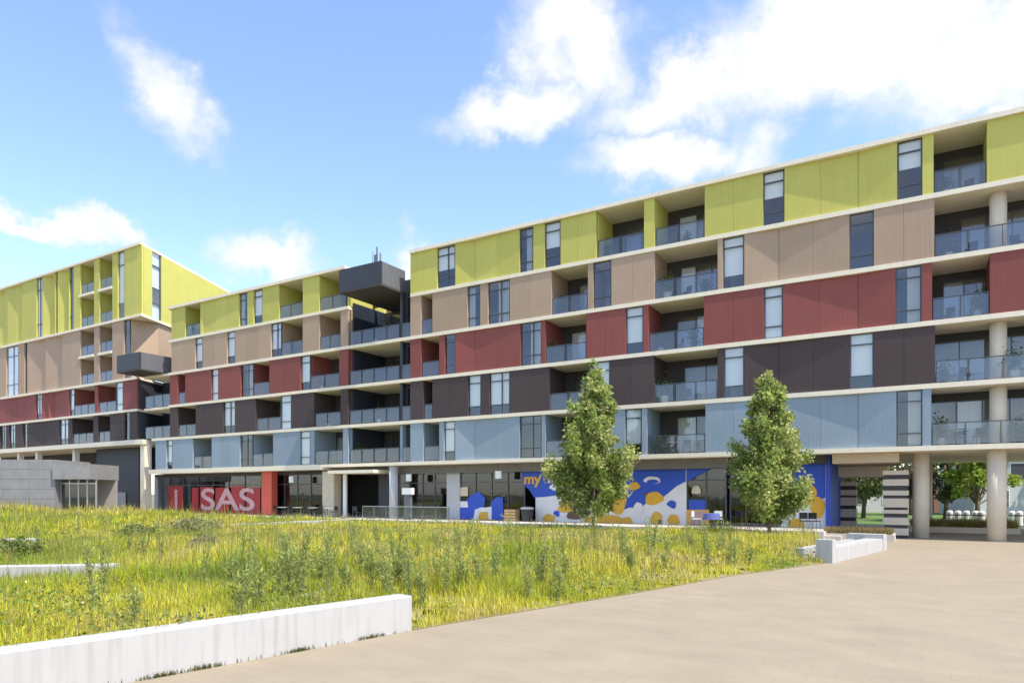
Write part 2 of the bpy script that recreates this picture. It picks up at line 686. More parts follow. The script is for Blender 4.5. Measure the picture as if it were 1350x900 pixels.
def balustrade(u0, u1, z0, d, parent, h=1.02):
    f = MB()
    f.box(u0 + .03, u1 - .03, d - .025, d + .025, z0 + h, z0 + h + .045)
    n = max(1, int(round((u1 - u0) / 1.35)))
    w = (u1 - u0) / n
    for i in range(n + 1):
        c = min(max(u0 + i * w, u0 + .05), u1 - .05)
        f.box(c - .02, c + .02, d - .02, d + .02, z0, z0 + h)
    o = f.build('balustrade', 'frame', parent)
    for i in range(n):
        box('glass_pane', 'glass_rail', o, u0 + i * w + .07, u0 + (i + 1) * w - .07, d - .006, d + .006, z0 + .06, z0 + h - .02)
    return o


def balcony(x0, x1, z0, z1, mat, parent, depth=2.3, glazed=True, rail=True, back_d=None, open_right=False):
    d0 = 0.14
    u0, u1 = U(x0, .1), U(x1, .1)
    dB = d0 + depth
    box('balcony_wall', mat, parent, u0 - .16, u0 - .005, .27, dB, z0, z1)
    if not open_right:
        box('balcony_wall', mat, parent, u1 + .005, u1 + .16, .27, dB, z0, z1)
    w = u1 - u0
    # back wall: sliding doors and a dark wall piece
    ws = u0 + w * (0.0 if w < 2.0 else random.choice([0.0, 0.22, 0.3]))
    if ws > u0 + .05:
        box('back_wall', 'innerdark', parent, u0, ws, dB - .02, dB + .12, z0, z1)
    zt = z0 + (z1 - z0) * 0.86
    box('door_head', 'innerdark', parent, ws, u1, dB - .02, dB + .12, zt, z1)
    n = max(1, int(round((u1 - ws) / 1.1)))
    pw = (u1 - ws) / n
    f = MB()
    t = .05
    for i in range(n + 1):
        c = ws + i * pw
        f.box(max(ws, c - t / 2), min(u1, c + t / 2), dB, dB + .08, z0, zt)
    for i in range(n):
        a, b = max(ws, ws + i * pw - t / 2) + t, min(u1, ws + (i + 1) * pw + t / 2) - t
        f.box(a, b, dB + .003, dB + .077, z0, z0 + t)
        f.box(a, b, dB + .003, dB + .077, zt - t, zt)
    fr = f.build('sliding_door', 'frame', parent)
    for i in range(n):
        box('pane', 'glass', fr, ws + i * pw + t / 2, ws + (i + 1) * pw - t / 2, dB + .035, dB + .045, z0 + t, zt - t)
    if random.random() < .6:
        k = random.randrange(n)
        m = MB()
        a, b = ws + k * pw + .06, ws + (k + 1) * pw - .06
        for i in range(8):
            aa = a + (b - a) * i / 8
            m.box(aa, aa + (b - a) / 8 * .98, dB + .14 + .03 * (i % 2), dB + .17 + .03 * (i % 2), z0 + .05, zt - .06)
        m.build('curtain', random.choice(['curtain', 'blind']), fr)
    if rail:
        balustrade(u0, u1, z0, d0, parent)


def storey(level_mat, z0, z1, spec, parent):
    for s in spec:
        k, x0, x1 = s[0], s[1], s[2]
        if k == 'P':
            panel(x0, x1, z0, z1, level_mat, parent)
        elif k == 'F':
            panel(x0, x1, z0, z1, level_mat, parent, fold=s[3], fd=s[4] if len(s) > 4 else .16)
        elif k == 'W':
            window(x0, x1, z0, z1, parent, s[3] if len(s) > 3 else 'r')
        elif k == 'B':
            balcony(x0, x1, z0, z1, level_mat, parent)
        elif k == 'O':
            balcony(x0, x1, z0, z1, level_mat, parent, depth=3.6)


G5 = [('P', 226, 244), ('B', 244, 264), ('F', 264, 315, 268, .1), ('W', 315, 326), ('P', 326, 334), ('W', 334, 346), ('P', 346, 368),
      ('B', 368, 399), ('P', 399, 421), ('B', 421, 456)]
B4 = [('P', 226, 257), ('W', 257, 267, 'w'), ('P', 267, 299), ('W', 299, 310, 'w'), ('P', 310, 357), ('W', 357, 371, 'w'), ('B', 371, 399),
      ('P', 399, 421), ('B', 421, 449), ('P', 449, 459)]
R3 = [('P', 224, 234), ('B', 234, 244), ('P', 244, 278), ('W', 278, 288, 'w'), ('P', 288, 317), ('W', 317, 334, 'c'), ('B', 334, 355),
      ('P', 355, 396), ('W', 396, 409, 'w'), ('B', 409, 447), ('P', 447, 459)]
K2 = [('P', 224, 234), ('B', 234, 258), ('P', 258, 294), ('W', 294, 310, 'w'), ('P', 310, 337), ('B', 337, 370), ('W', 370, 384, 'w'),
      ('P', 384, 414), ('B', 414, 449), ('P', 449, 459)]
L1 = [('P', 205, 219), ('W', 219, 227, 'w'), ('P', 227, 254), ('B', 254, 279), ('P', 279, 316), ('W', 316, 333, 'd'), ('B', 333, 360),
      ('P', 360, 395), ('W', 395, 409, 'w'), ('P', 409, 414), ('B', 414, 452), ('P', 452, 459)]
G5r = [('P', 541, 576), ('W', 576, 600, 'h'), ('F', 600, 685, 625), ('W', 685, 703, 'c'), ('P', 703, 718), ('W', 718, 739, 'h'), ('P', 739, 786),
       ('B', 788, 849), ('P', 849, 863), ('B', 864, 929), ('P', 929, 1006), ('W', 1006, 1034, 'h'), ('F', 1034, 1183, 1131),
       ('W', 1183, 1216, 'h'), ('P', 1216, 1231), ('B', 1231, 1301), ('P', 1301, 1420), ('W', 1420, 1450), ('P', 1450, 1700)]
B4r = [('P', 541, 555), ('B', 555, 570), ('P', 570, 616), ('W', 616, 633, 'c'), ('P', 633, 643), ('W', 643, 672, 'c'), ('P', 672, 727),
       ('B', 727, 775), ('P', 775, 782), ('W', 782, 806, 'd'), ('P', 806, 863), ('B', 863, 946), ('P', 946, 953), ('W', 953, 981, 'w'),
       ('F', 981, 1120, 1026), ('W', 1120, 1152, 'd'), ('P', 1152, 1232), ('B', 1232, 1420), ('P', 1420, 1700)]
R3r = [('P', 541, 555), ('B', 555, 579), ('P', 579, 586), ('W', 586, 600, 'd'), ('F', 600, 686, 625, .1), ('W', 686, 714, 'c'), ('P', 714, 719),
       ('B', 719, 773), ('P', 773, 825), ('W', 825, 848, 'w'), ('P', 848, 855), ('B', 855, 928), ('P', 928, 1007), ('W', 1007, 1032, 'w'),
       ('F', 1032, 1181, 1131), ('W', 1181, 1215, 'c'), ('P', 1215, 1229), ('B', 1229, 1305), ('P', 1305, 1700)]
K2r = [('P', 541, 558), ('B', 558, 570), ('P', 570, 617), ('W', 617, 634, 'w'), ('P', 634, 645), ('W', 645, 672, 'w'), ('P', 672, 724),
       ('B', 724, 775), ('P', 775, 781), ('W', 781, 804, 'w'), ('P', 804, 862), ('B', 862, 946), ('P', 946, 954), ('W', 954, 981, 'w'),
       ('F', 981, 1120, 1026), ('W', 1120, 1152, 'w'), ('P', 1152, 1233), ('B', 1233, 1420), ('P', 1420, 1700)]
L1r = [('P', 541, 558), ('B', 558, 579), ('P', 579, 585), ('W', 585, 600, 'w'), ('F', 600, 685, 624), ('W', 685, 714, 'd'), ('P', 714, 719),
       ('B', 719, 773), ('P', 773, 824), ('W', 824, 846, 'w'), ('P', 846, 853), ('B', 853, 930), ('P', 930, 1006), ('W', 1006, 1034, 'w'),
       ('F', 1034, 1182, 1131), ('W', 1182, 1216, 'c'), ('P', 1216, 1228), ('B', 1228, 1420), ('P', 1420, 1700)]

names = ['blue', 'black', 'red', 'brown', 'green']
for i, (a, b) in enumerate(((L1, L1r), (K2, K2r), (R3, R3r), (B4, B4r), (G5, G5r))):
    z0, z1 = LV[i] + TH, LV[i + 1] - TH
    storey(names[i], z0, z1, a, main)
    storey(names[i], z0, z1, b, main)

uE = U(1700)
BACK = 16.0
# floor slabs, one per level; the blue level reaches further left
for i in range(6):
    x0 = {0: 196, 1: 200}.get(i, 222)
    u0 = U(x0)
    if i < 5:
        z0, z1 = LV[i] - TH, LV[i] + TH
        if i == 0:
            box('floor_slab', 'slab', main, u0, U(425), -.02, BACK, z0 - .16, z1)
            box('floor_slab', 'slab', main, U(425), uE, -.02, BACK, z0, z1)
        elif i == 4:
            box('floor_slab', 'slab', main, u0, U(459), -.02, BACK, z0, z1)
            box('floor_slab', 'slab', main, U(541), uE, -.02, BACK, z0, z1)
            box('floor_slab', 'slab', main, U(459) + .002, U(541) - .002, 4.3, BACK, z0, z1)
        else:
            box('floor_slab', 'slab', main, u0, uE, -.02, BACK, z0, z1)
    else:
        box('roof_slab', 'slab', main, u0, U(456), -.12, BACK, LV[5] - TH, LV[5] + TH)
        box('roof_slab', 'slab', main, U(541), uE, -.12, BACK, LV[5] - TH, LV[5] + TH)
        box('roof_covering', 'roofing', main, u0 + .2, U(456) - .2, .05, BACK - .2, LV[5] + TH, LV[5] + TH + .06)
        box('roof_covering', 'roofing', main, U(541) + .2, uE - .2, .05, BACK - .2, LV[5] + TH, LV[5] + TH + .06)
# inner walls behind the balconies and rooms, one per storey
for i in range(5):
    z0, z1 = LV[i] + TH, LV[i + 1] - TH
    uu0 = U(205 if i == 0 else 226) + .2
    box('inner_wall', 'interior', main, uu0, U(459) - .1, 3.2, 3.4, z0, z1)
    box('inner_wall', 'interior', main, U(541) + .1, uE, 3.2, 3.4, z0, z1)
    box('rear_wall', names[i], main, uu0, uE, BACK - .4, BACK - .2, z0, z1)
    box('end_wall', names[i], main, uu0 - .16, uu0, .27, BACK - .4, z0, z1)
    box('party_wall', names[i], main, U(459) - .1, U(459) + .06, .27, 4.2, z0, z1)
    box('party_wall', names[i], main, U(541) - .06, U(541) + .1, .27, 4.2, z0, z1)
    if i == 3:
        z1 = 16.6
    if i < 4:
        # link between the two halves: dark glazed recess
        ua, ub, uc = U(459) + .06, U(525), U(541) - .06
        box('recess_wall', 'innerdark', main, ua, ub, 3.9, 4.1, z0, z1)
        f = MB()
        n = 4
        for k in range(n + 1):
            c = ua + .05 + (ub - ua - .1) * k / n
            f.box(c - .035, c + .035, 3.3, 3.4, z0, z1 - .4)
        fr = f.build('sliding_door', 'frame', main)
        for k in range(n):
            a = ua + .05 + (ub - ua - .1) * k / n
            box('pane', 'glass', fr, a + .04, a + (ub - ua - .1) / n - .04, 3.34, 3.36, z0 + .05, z1 - .42)
        box('pier', 'slate' if i > 0 else 'blue', main, ub, ub + .22, .2, 3.2, z0, z1)
        f = MB()
        f.box(ub + .25, ub + .33, .6, .7, z0, z1).box(uc - .1, uc - .02, .6, .7, z0, z1)
        f.box(ub + .33, uc - .1, .61, .69, z1 - .3, z1 - .2)
        fr = f.build('window', 'frame', main)
        box('pane', 'glass', fr, ub + .33, uc - .1, .64, .66, z0, z1 - .3)
        balustrade(ua, ub, z0, .14, main)
        balustrade(ub + .24, uc, z0, .16, main)
        box('side_wall', 'navy', main, ua, ua + .14, .4, 3.85, z0, z1)
        box('side_wall', 'navy', main, ub + .225, ub + .245, 1.0, 3.2, z0, z1)
# dark box balcony projecting from the link at the top
bx = empty('box_balcony', (0, 0, 0))
bx.parent = main
uL, uR = U(447, -1.9), U(502, -1.9)
zb0, zb1 = 16.75, 18.3
box('parapet', 'slate', bx, uL, uR, -1.9, -1.75, zb0, zb1)
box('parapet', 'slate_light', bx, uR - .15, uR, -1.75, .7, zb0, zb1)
box('soffit', 'innerdark', bx, uL + .003, uR - .003, -1.897, 4.2, zb0 - .14, zb0)
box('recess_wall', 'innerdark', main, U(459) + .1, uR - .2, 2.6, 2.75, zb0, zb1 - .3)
box('stair_core', 'slate', main, U(527, 1.4), U(541) - .08, 1.4, 5.5, 16.61, 17.9)
box('box_return', 'slate', main, U(502, -1.9) + .003, U(541) - .09, 1.15, 1.39, 16.61, 17.4)
box('rear_block', 'slate', main, U(462), U(541) - .2, 5.6, 9, LV[4] + TH, 17.7)

# columns of the long block (main facade side)


def round_column(u, d, z0, z1, r, mat, parent, name='column'):
    o = MB().tube([(u, d, z0), (u, d, z1)], [r, r], 24).build(name, mat, parent, smooth=False)
    for p in o.data.polygons:
        p.use_smooth = len(p.vertices) == 4
    return o


for d, xx, r in ((0.95, 1314, .38), (2.2, 1214, .37), (0.95, 1500, .38)):
    round_column(U(xx, d), d, 0, LV[0] - TH, r, 'column', main)
for i in (0, 1, 3):
    round_column(U(1316, .95), .95, LV[i] + TH, LV[i + 1] - TH, .34, 'column', main)
for xx in (1221, 1319, 1440):
    round_column(U(xx, 14.5), 14.5, 0, LV[0] - TH, .35, 'concrete', main)

# ------------------------------------------------------------------ wing
WG = [('P', -60, -18), ('F', -18, 10, 0, .4), ('F', 10, 29, 27, .35), ('P', 29, 48), ('W', 48, 56, 'w'), ('F', 56, 73, 64, .5), ('W', 73, 76, 'd'),
      ('F', 76, 91, 86, .5), ('W', 91, 97, 'd'), ('P', 97, 106), ('BB', 106, 124), ('P', 124, 131), ('BB', 131, 148), ('P', 148, 155),
      ('W', 155, 164, 'w'), ('P', 164, 187)]
WB = [('P', -60, 8), ('W', 8, 24, 'w'), ('P', 24, 32), ('W', 32, 36, 'd'), ('F', 36, 60, 56, .35), ('F', 60, 82, 78, .35), ('P', 82, 106),
      ('BB', 106, 124), ('P', 124, 131), ('BB', 131, 148), ('P', 148, 163), ('W', 163, 171, 'd')]
WR = [('P', -60, 0), ('F', 0, 47, 30, .2), ('W', 47, 55, 'w'), ('F', 55, 64, 62, .3), ('F', 64, 91, 68, .3), ('W', 91, 98, 'w'), ('B', 98, 125), ('P', 125, 129),
      ('B', 129, 153), ('W', 153, 162, 'w'), ('P', 162, 181)]
WK = [('P', -60, 0), ('W', 0, 8, 'd'), ('P', 8, 12), ('W', 12, 20, 'w'), ('P', 20, 30), ('W', 30, 36, 'd'), ('F', 36, 78, 58, .2), ('W', 78, 90, 'w'), ('P', 90, 95),
      ('B', 95, 123), ('P', 123, 129), ('B', 129, 145), ('P', 145, 164), ('W', 164, 171, 'd'), ('P', 171, 181)]
WZ = [(7.27, 10.23, 'black', WK), (10.23, 13.3, 'red', WR), (13.3, 19.25, 'brown', WB), (19.25, 26.1, 'green', WG)]
for (za, zb, mat, spec) in WZ:
    z0, z1 = za + TH, zb - TH
    for s in spec:
        if s[0] == 'BB':
            zm = (z0 + z1) / 2
            balcony(s[1], s[2], z0, zm - .12, mat, wing, depth=1.9)
            box('balcony_slab', 'slab', wing, U(s[1], .1) - .1, U(s[2], .1) + .1, -.06, 2.1, zm - .12, zm + .12)
            balcony(s[1], s[2], zm + .12, z1, mat, wing, depth=1.9)
        else:
            storey(mat, z0, z1, [s], wing)
uA = U(-60)
SDX, SDY = -0.41, 0.912      # direction of the end wall in facade coordinates


def side_wall(ucorner, d0, s0, s1, z0, z1, mat, name='end_wall', thick=.18, inset=0.0):
    nx_, ny_ = -SDY, SDX     # towards inside
    a = (ucorner + SDX * s0 + nx_ * inset, d0 + SDY * s0 + ny_ * inset)
    b = (ucorner + SDX * s1 + nx_ * inset, d0 + SDY * s1 + ny_ * inset)
    return MB().prism([a, b, (b[0] + nx_ * thick, b[1] + ny_ * thick), (a[0] + nx_ * thick, a[1] + ny_ * thick)], z0, z1).build(name, mat, wing)


uc = U(187, .1)
side_wall(uc, .1, .30, 1.55, 19.38, 25.95, 'green')
side_wall(uc, .1, 3.0, 17.5, 19.38, 25.95, 'green')
f = MB()
wn = []
for k, (z0, z1) in enumerate(((19.38, 20.9), (20.9, 22.4), (22.4, 24.6), (24.6, 25.95))):
    a = (uc + SDX * 1.55, .1 + SDY * 1.55)
    b = (uc + SDX * 3.0, .1 + SDY * 3.0)
    nx_, ny_ = -SDY, SDX

    def q(p, e):
        return (p[0] + nx_ * e, p[1] + ny_ * e)
    f.prism([q(a, .08), q(b, .08), q(b, .18), q(a, .18)], z0, z0 + .09)
    wn.append(([q(a, .11), q(b, .11), q(b, .13), q(a, .13)], z0 + .09, z1))
for s0, s1 in ((1.56, 1.64), (2.91, 2.99)):
    aa = (uc + SDX * s0, .1 + SDY * s0)
    bb = (uc + SDX * s1, .1 + SDY * s1)
    f.prism([q(aa, .07), q(bb, .07), q(bb, .19), q(aa, .19)], 19.38, 25.95)
fr = f.build('window', 'frame', wing)
for k, (poly, z0, z1) in enumerate(wn):
    MB().prism(poly, z0, z1).build('pane', 'glass', fr)
    if k != 1:
        MB().prism([(p[0] + nx_ * .12, p[1] + ny_ * .12) for p in poly], z0 + .02, z1 - .02).build('blind', 'blind', fr)
ub_ = U(172, .1)
bq_ = (uc + SDX * 2.6 - .12, .1 + SDY * 2.6)
MB().prism([(ub_ - .05, .25), bq_, (uc + SDX * 17.5 - .12, .1 + SDY * 17.5), (uc + SDX * 17.5 - .4, .1 + SDY * 17.5), (bq_[0] - .3, bq_[1]), (ub_ - .3, .25)], 13.43, 19.12).build('end_wall', 'brown', wing)
# slabs of the wing
for (z, xr) in ((7.27, 189), (10.23, 182), (13.3, 182), (19.25, 187.6)):
    ur = U(xr)
    th = .16 if z > 8 else .34
    MB().prism([(uA, -.1), (ur, -.1), (ur + SDX * 18, -.1 + SDY * 18), (uA, BACK)], z - (th if z < 8 else TH), z + TH).build('floor_slab', 'slab', wing)
ur = uc + .1
MB().prism([(uA, -.12), (ur, -.12), (ur + SDX * 18.3, -.12 + SDY * 18.3), (uA, BACK)], 25.97, 26.2).build('roof_slab', 'slab', wing)
for (za, zb, mat, spec) in WZ:
    box('inner_wall', 'interior', wing, uA, U(160) - 1.5, 2.6, 2.8, za + TH, zb - TH)
    if za < 13:
        side_wall(U(181, .1), .1, .05, 16, za + .14, zb - .14, 'navy' if mat == 'black' else 'slate')
# dark link between the wing and the long block
uq0, uq1 = U(181) - .3, U(222)
box('recess_wall', 'navy', wing, U(183, 3.5), U(226, 3.5), 3.5, 3.7, 4.5, 13.4)
for z in (7.27, 10.23, 13.3):
    if z > 7.5:
        box('balcony_slab', 'slab', wing, U(190, .3), U(222) - .05, .3, 3.4, z - .12, z + .1)
    if z < 13:
        balustrade(U(191, .35), U(222) - .12, z + .1, .42, wing, 1.15)
# dark box balcony projecting between brown and red levels
bq = empty('box_balcony')
bq.parent = wing
wl, wr = U(154, -2.0), U(184, -2.0)
box('parapet', 'slate', bq, wl, wr, -2.0, -1.85, 13.55, 15.05)
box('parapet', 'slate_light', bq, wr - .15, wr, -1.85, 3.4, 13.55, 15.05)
box('soffit', 'innerdark', bq, wl + .003, wr - .003, -1.997, 3.3, 13.42, 13.55)
# ground level of the wing
for xx, d in ((24, 1.0), (48, 1.0), (97, 1.0)):
    uu = U(xx, d)
    box('column', 'whitepaint', wing, uu - .25, uu + .25, d, d + .5, 0, 6.93)
uu = U(189, .4)
box('column', 'slab', wing, uu - .36, uu + .36, .3, 1.0, 0, 6.93)
box('ground_wall', 'navy', wing, U(127, 2), U(183, 2), 2.0, 2.2, 0, 6.93)
box('ground_wall', 'innerdark', wing, uA, U(127, 5) - .1, 5, 5.2, 0, 6.93)
dr = box('door', 'palegrey', wing, U(150, 1.9), U(165, 1.9), 1.9, 1.98, 0, 2.35)
box('handle', 'frame', dr, U(152, 1.8), U(153, 1.8), 1.84, 1.9, 1.0, 1.2)

# ------------------------------------------------------------------ terrace in front of the shops
TZ = 0.40
TD = -2.6
terr = empty('shop_terrace', (OX, OY, 0), ROT)
tag(terr, kind='structure')
n = 40
ta, tb = U(192, TD), U(1086, TD)
box('terrace_slab', 'concrete', terr, ta, tb, TD + .22, 3.4, 0.0, TZ)
for i in range(n):
    a, b = ta + (tb - ta) * i / n, ta + (tb - ta) * (i + 1) / n
    box('kerb_stone', 'palegrey', terr, a + .006, b - .006, TD, TD + .214, 0.0, TZ + .015 + .006 * random.random())
box('undercroft_step', 'concrete', terr, tb + .01, tb + .7, TD + .4, 3.4, 0, .2)

# ------------------------------------------------------------------ shops (part of the long block, ground floor)
SD = 1.6
ZS = LV[0] - TH - .17


def sp(name, mat, x0, x1, y0, y1, d, parent=main, thick=.03):
    """flat rectangular piece on the plane d (photo measurements turned into metres)"""
    xm = (x0 + x1) / 2
    za, zb = ZP(xm, y1, d), ZP(xm, y0, d)
    return box(name, mat, parent, U(x0, d), U(x1, d), d, d + thick, max(za, TZ), min(zb, ZS))


def shopfront(x0, x1, n, mat='frame', transom=2.95, parent=main, d=SD, zt=ZS - .25):
    u0, u1 = U(x0, d), U(x1, d)
    f = MB()
    t = .07
    w = (u1 - u0) / n
    for i in range(n + 1):
        c = min(max(u0 + i * w, u0 + t / 2), u1 - t / 2)
        f.box(c - t / 2, c + t / 2, d, d + .12, TZ, zt)
    for i in range(n):
        a = (u0 if i == 0 else u0 + i * w - t / 2) + t
        b = (u1 if i == n - 1 else u0 + (i + 1) * w + t / 2) - t
        for z in (TZ + .0, transom, zt - t):
            f.box(a, b, d + .003, d + .117, z, z + t)
    fr = f.build('shopfront', mat, parent)
    for i in range(n):
        a = (u0 if i == 0 else u0 + i * w - t / 2) + t
        b = (u1 if i == n - 1 else u0 + (i + 1) * w + t / 2) - t
        box('pane', 'shopglass', fr, a, b, d + .05, d + .06, TZ + t, transom)
        box('pane', 'shopglass', fr, a, b, d + .05, d + .06, transom + t, zt - t)
    return fr


# rear and inner walls of the shops, fascia
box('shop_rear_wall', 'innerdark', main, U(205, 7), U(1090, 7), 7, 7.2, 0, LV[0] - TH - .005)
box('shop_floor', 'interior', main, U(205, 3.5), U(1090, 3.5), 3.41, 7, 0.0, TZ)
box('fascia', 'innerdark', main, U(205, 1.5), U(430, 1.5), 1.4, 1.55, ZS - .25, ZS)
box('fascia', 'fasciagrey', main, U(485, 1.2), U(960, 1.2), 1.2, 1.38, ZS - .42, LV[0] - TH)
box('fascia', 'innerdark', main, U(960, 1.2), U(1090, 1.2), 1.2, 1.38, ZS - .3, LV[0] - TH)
box('shop_end_wall', 'muralblue', main, U(1089, 1.4), U(1089, 1.4) + .2, 1.4, 7, 0, LV[0] - TH - .004)
box('shop_end_wall', 'palegrey', main, U(205, 1.4) - .2, U(205, 1.4), 1.4, 7, 0, LV[0] - TH - .17)
shopfront(206, 345, 7)
shopfront(358, 428, 4)
shopfront(526, 590, 4)
shopfront(607, 692, 4)
shopfront(905, 958, 2)
box('shop_pier', 'palegrey', main, U(590, SD), U(607, SD), SD - .1, SD + .3, TZ, ZS)
# inside the shops: partitions and counters that read as dark shapes through the glass
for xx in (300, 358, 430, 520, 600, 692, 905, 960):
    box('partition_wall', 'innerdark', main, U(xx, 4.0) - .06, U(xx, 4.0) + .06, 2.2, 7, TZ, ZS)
for (xa, xb) in ((230, 280), (372, 420), (540, 580), (625, 670), (915, 945)):
    box('counter', random.choice(['palegrey', 'timber', 'slate_light']), main, U(xa, 5), U(xb, 5), 5.0, 5.6, TZ, TZ + 1.1)
    box('wall_shelf', 'palegrey', main, U(xa, 6.7), U(xb, 6.7), 6.7, 7, 2.4, 2.5)
    box('wall_shelf', 'palegrey', main, U(xa, 6.7), U(xb, 6.7), 6.7, 7, 1.8, 1.9)

# red window lettering on the left shop


def text_mesh(s, size, mat, parent, u, d, z, name='lettering', sx=1.0, ext=0.006, bold=0.0):
    cu = bpy.data.curves.new(name, 'FONT')
    cu.body = s
    cu.size = size
    cu.extrude = ext
    cu.offset = bold
    cu.align_x = 'CENTER'
    cu.align_y = 'CENTER'
    t = bpy.data.objects.new(name, cu)
    COL.objects.link(t)
    dg = bpy.context.evaluated_depsgraph_get()
    me = bpy.data.meshes.new_from_object(t.evaluated_get(dg))
    bpy.data.objects.remove(t)
    me.materials.clear()
    me.materials.append(MATS[mat])
    o = bpy.data.objects.new(name, me)
    COL.objects.link(o)
    o.parent = parent
    o.location = (u, d, z)
    o.rotation_euler = (R(90), 0, 0)
    o.scale = (sx, 1, 1)
    return o


banner = empty('window_banner', (OX, OY, 0), ROT, 'wide red shop window banner with pale pink block letters', 'banner')
for (xa, xb) in ((253, 261), (264, 281), (284, 302), (305, 322), (325, 343)):
    sp('red_panel', 'signred', xa, xb, 641 + random.choice([0, 1, 3, -1]), 679, SD - .05, banner, .03)
zc = (ZP(300, 643, SD) + TZ) / 2
text_mesh('SAS', 2.75, 'signpink', banner, U(299, SD - .07), SD - .065, zc + .05, sx=1.75, bold=.04)
b2 = empty('window_banner', (OX, OY, 0), ROT, 'narrow red window banner with pale figure beside the wide red one', 'banner')
sp('backing', 'signred', 222, 241, 640, 677, SD - .05, b2, .03)
text_mesh('1', 2.6, 'signpink', b2, U(232, SD - .07), SD - .065, zc, sx=1.2, bold=.05)
box('red_pier', 'orange_red', main, U(345, .7), U(358, .7), .7, 1.3, TZ, LV[0] - TH - .16)
box('cream_pier', 'cream', main, U(425, .5), U(440, .5), .5, 1.3, TZ, LV[0] - TH - .3)
box('canopy', 'slab', main, U(432, -.5), U(492, -.5), -.5, 2.4, 3.72, 3.95)
round_column(U(519, .5), .5, TZ, LV[0] - TH, .33, 'palegrey', main)
box('post', 'whitepaint', main, U(452, .6), U(456, .6), .6, .75, TZ, 3.72)
box('shop_pier', 'slate', main, U(500, 1.8), U(512, 1.8), 1.8, 2.2, TZ, ZS)
box('shop_pier', 'slate', main, U(441, 2.6), U(449, 2.6), 2.6, 3.0, TZ, ZS)

for (xx, zz, lab) in ((384, 3.1, 'small pale hanging sign over the dark cafe terrace'), (539, 3.1, 'small pale hanging sign above the pylon sign'), (657, 3.2, 'small pale hanging sign above the blue window sticker')):
    hsn = empty('hanging_sign', tuple(W(U(xx, .4), .4, zz)), ROT, lab, 'sign')
    box('panel', 'whitepaint', hsn, -.22, .22, -.05, .05, 0, .5)
    MB().tube([(0, 0, .5), (0, 0, LV[0] - TH - zz)], [.02, .02], 6).build('rod', 'frame', hsn)

# kiosk sign beside the round column
kk = empty('kiosk_sign', W(U(538, -.6), -.6, TZ), ROT, 'slim pale blue and white pylon sign beside round grey column', 'sign')
box('panel', 'slate_light', kk, -.28, .28, -.12, .12, .05, 1.75)
box('header', 'whitepaint', kk, -.42, .42, -.16, .16, 1.75, 2.2)
box('base', 'frame', kk, -.35, .35, -.2, .2, 0, .05)

# blue stickers, crate and boxes at the shop window


def blob(n, cx, cz, rx, rz, ph=0.0, wob=.12):
    return [(cx + rx * math.cos(a) * (1 + wob * math.sin(3 * a + ph)), cz + rz * math.sin(a) * (1 + wob * math.cos(2 * a + ph)))
            for a in [2 * math.pi * i / n for i in range(n)]]


def decal(name, mat, parent, pts, d, t=.012):
    """pts in photo coordinates -> outline on the plane d"""
    poly = [(U(x, d), ZP(x, y, d)) for x, y in pts]
    poly = [(u, max(z, TZ + .01)) for u, z in poly]
    area = sum(poly[i][0] * poly[(i + 1) % len(poly)][1] - poly[(i + 1) % len(poly)][0] * poly[i][1] for i in range(len(poly)))
    if area < 0:
        poly = poly[::-1]
    return MB().xzprism(poly, d, d + t).build(name, mat, parent)


st = empty('window_sticker', (OX, OY, 0), ROT, 'large blue wave sticker on the glass beside the mural shop', 'sticker')
decal('blue_wave', 'muralblue', st, [(601, 683), (601, 664), (610, 666), (618, 655), (624, 649), (632, 648), (640, 656), (638, 668), (645, 672), (648, 660), (655, 654), (663, 655), (664, 684)], SD - .03)
decal('pale_patch', 'muralwhite', st, [(624, 684), (626, 671), (634, 668), (640, 668), (648, 667), (648, 684)], SD - .045)
decal('yellow_patch', 'muralyellow', st, [(630, 684), (632, 674), (643, 674), (644, 684)], SD - .06)
decal('pale_patch', 'muralwhite', st, [(605, 668), (606, 660), (616, 660), (617, 668)], SD - .045)
decal('poster', 'cream', st, [(604, 653), (605, 642), (617, 641), (617, 653)], SD - .03)

# mural wall
mural = empty('mural_wall', (OX, OY, 0), ROT, 'shop wall mural with cobalt blue sky, white hill and yellow figures', 'mural')
mz = ZP(800, 614, SD)
box('wall', 'muralwhite', mural, U(706, SD), U(905, SD), SD, SD + .25, TZ, mz)
box('wall', 'muralwhite', mural, U(1030, SD), U(1089, SD) - .01, SD, SD + .25, TZ, mz)
shopfront(962, 1028, 3)
d1 = SD - .012
decal('blue_field', 'muralblue', mural, [(687, 619), (720, 617), (760, 616), (800, 615), (904, 612), (904, 634), (892, 640), (880, 650), (872, 656), (862, 650), (850, 664), (843, 670), (830, 668), (820, 672),
                                         (815, 655), (800, 648), (780, 652), (762, 640), (748, 650), (735, 652), (720, 654), (704, 655), (698, 645), (692, 640), (688, 630)], d1)
decal('blue_field', 'muralblue', mural, [(905, 612), (962, 610), (940, 616), (920, 626), (905, 635)], d1 - .02)
decal('blue_field', 'muralblue', mural, [(1031, 608), (1088, 607), (1088, 655), (1070, 662), (1055, 650), (1031, 672)], d1)
for (cx, cy, rx, ry, m) in ((862, 656, 12, 9, 'muralyellow'), (866, 684, 8, 11, 'muralyellow'), (814, 662, 12, 14, 'muralyellow'),
                            (860, 632, 11, 5, 'muralwhite'), (797, 684, 26, 7, 'muralyellow'), (846, 690, 10, 12, 'muralwhite'), (1064, 650, 12, 14, 'muralyellow'),
                            (1078, 668, 10, 13, 'muralyellow'), (1072, 664, 5, 6, 'muralwhite')):
    decal('painted_shape', m, mural, blob(18, cx, cy, rx, ry, cx), d1 - .014 - .002 * (cx % 5))
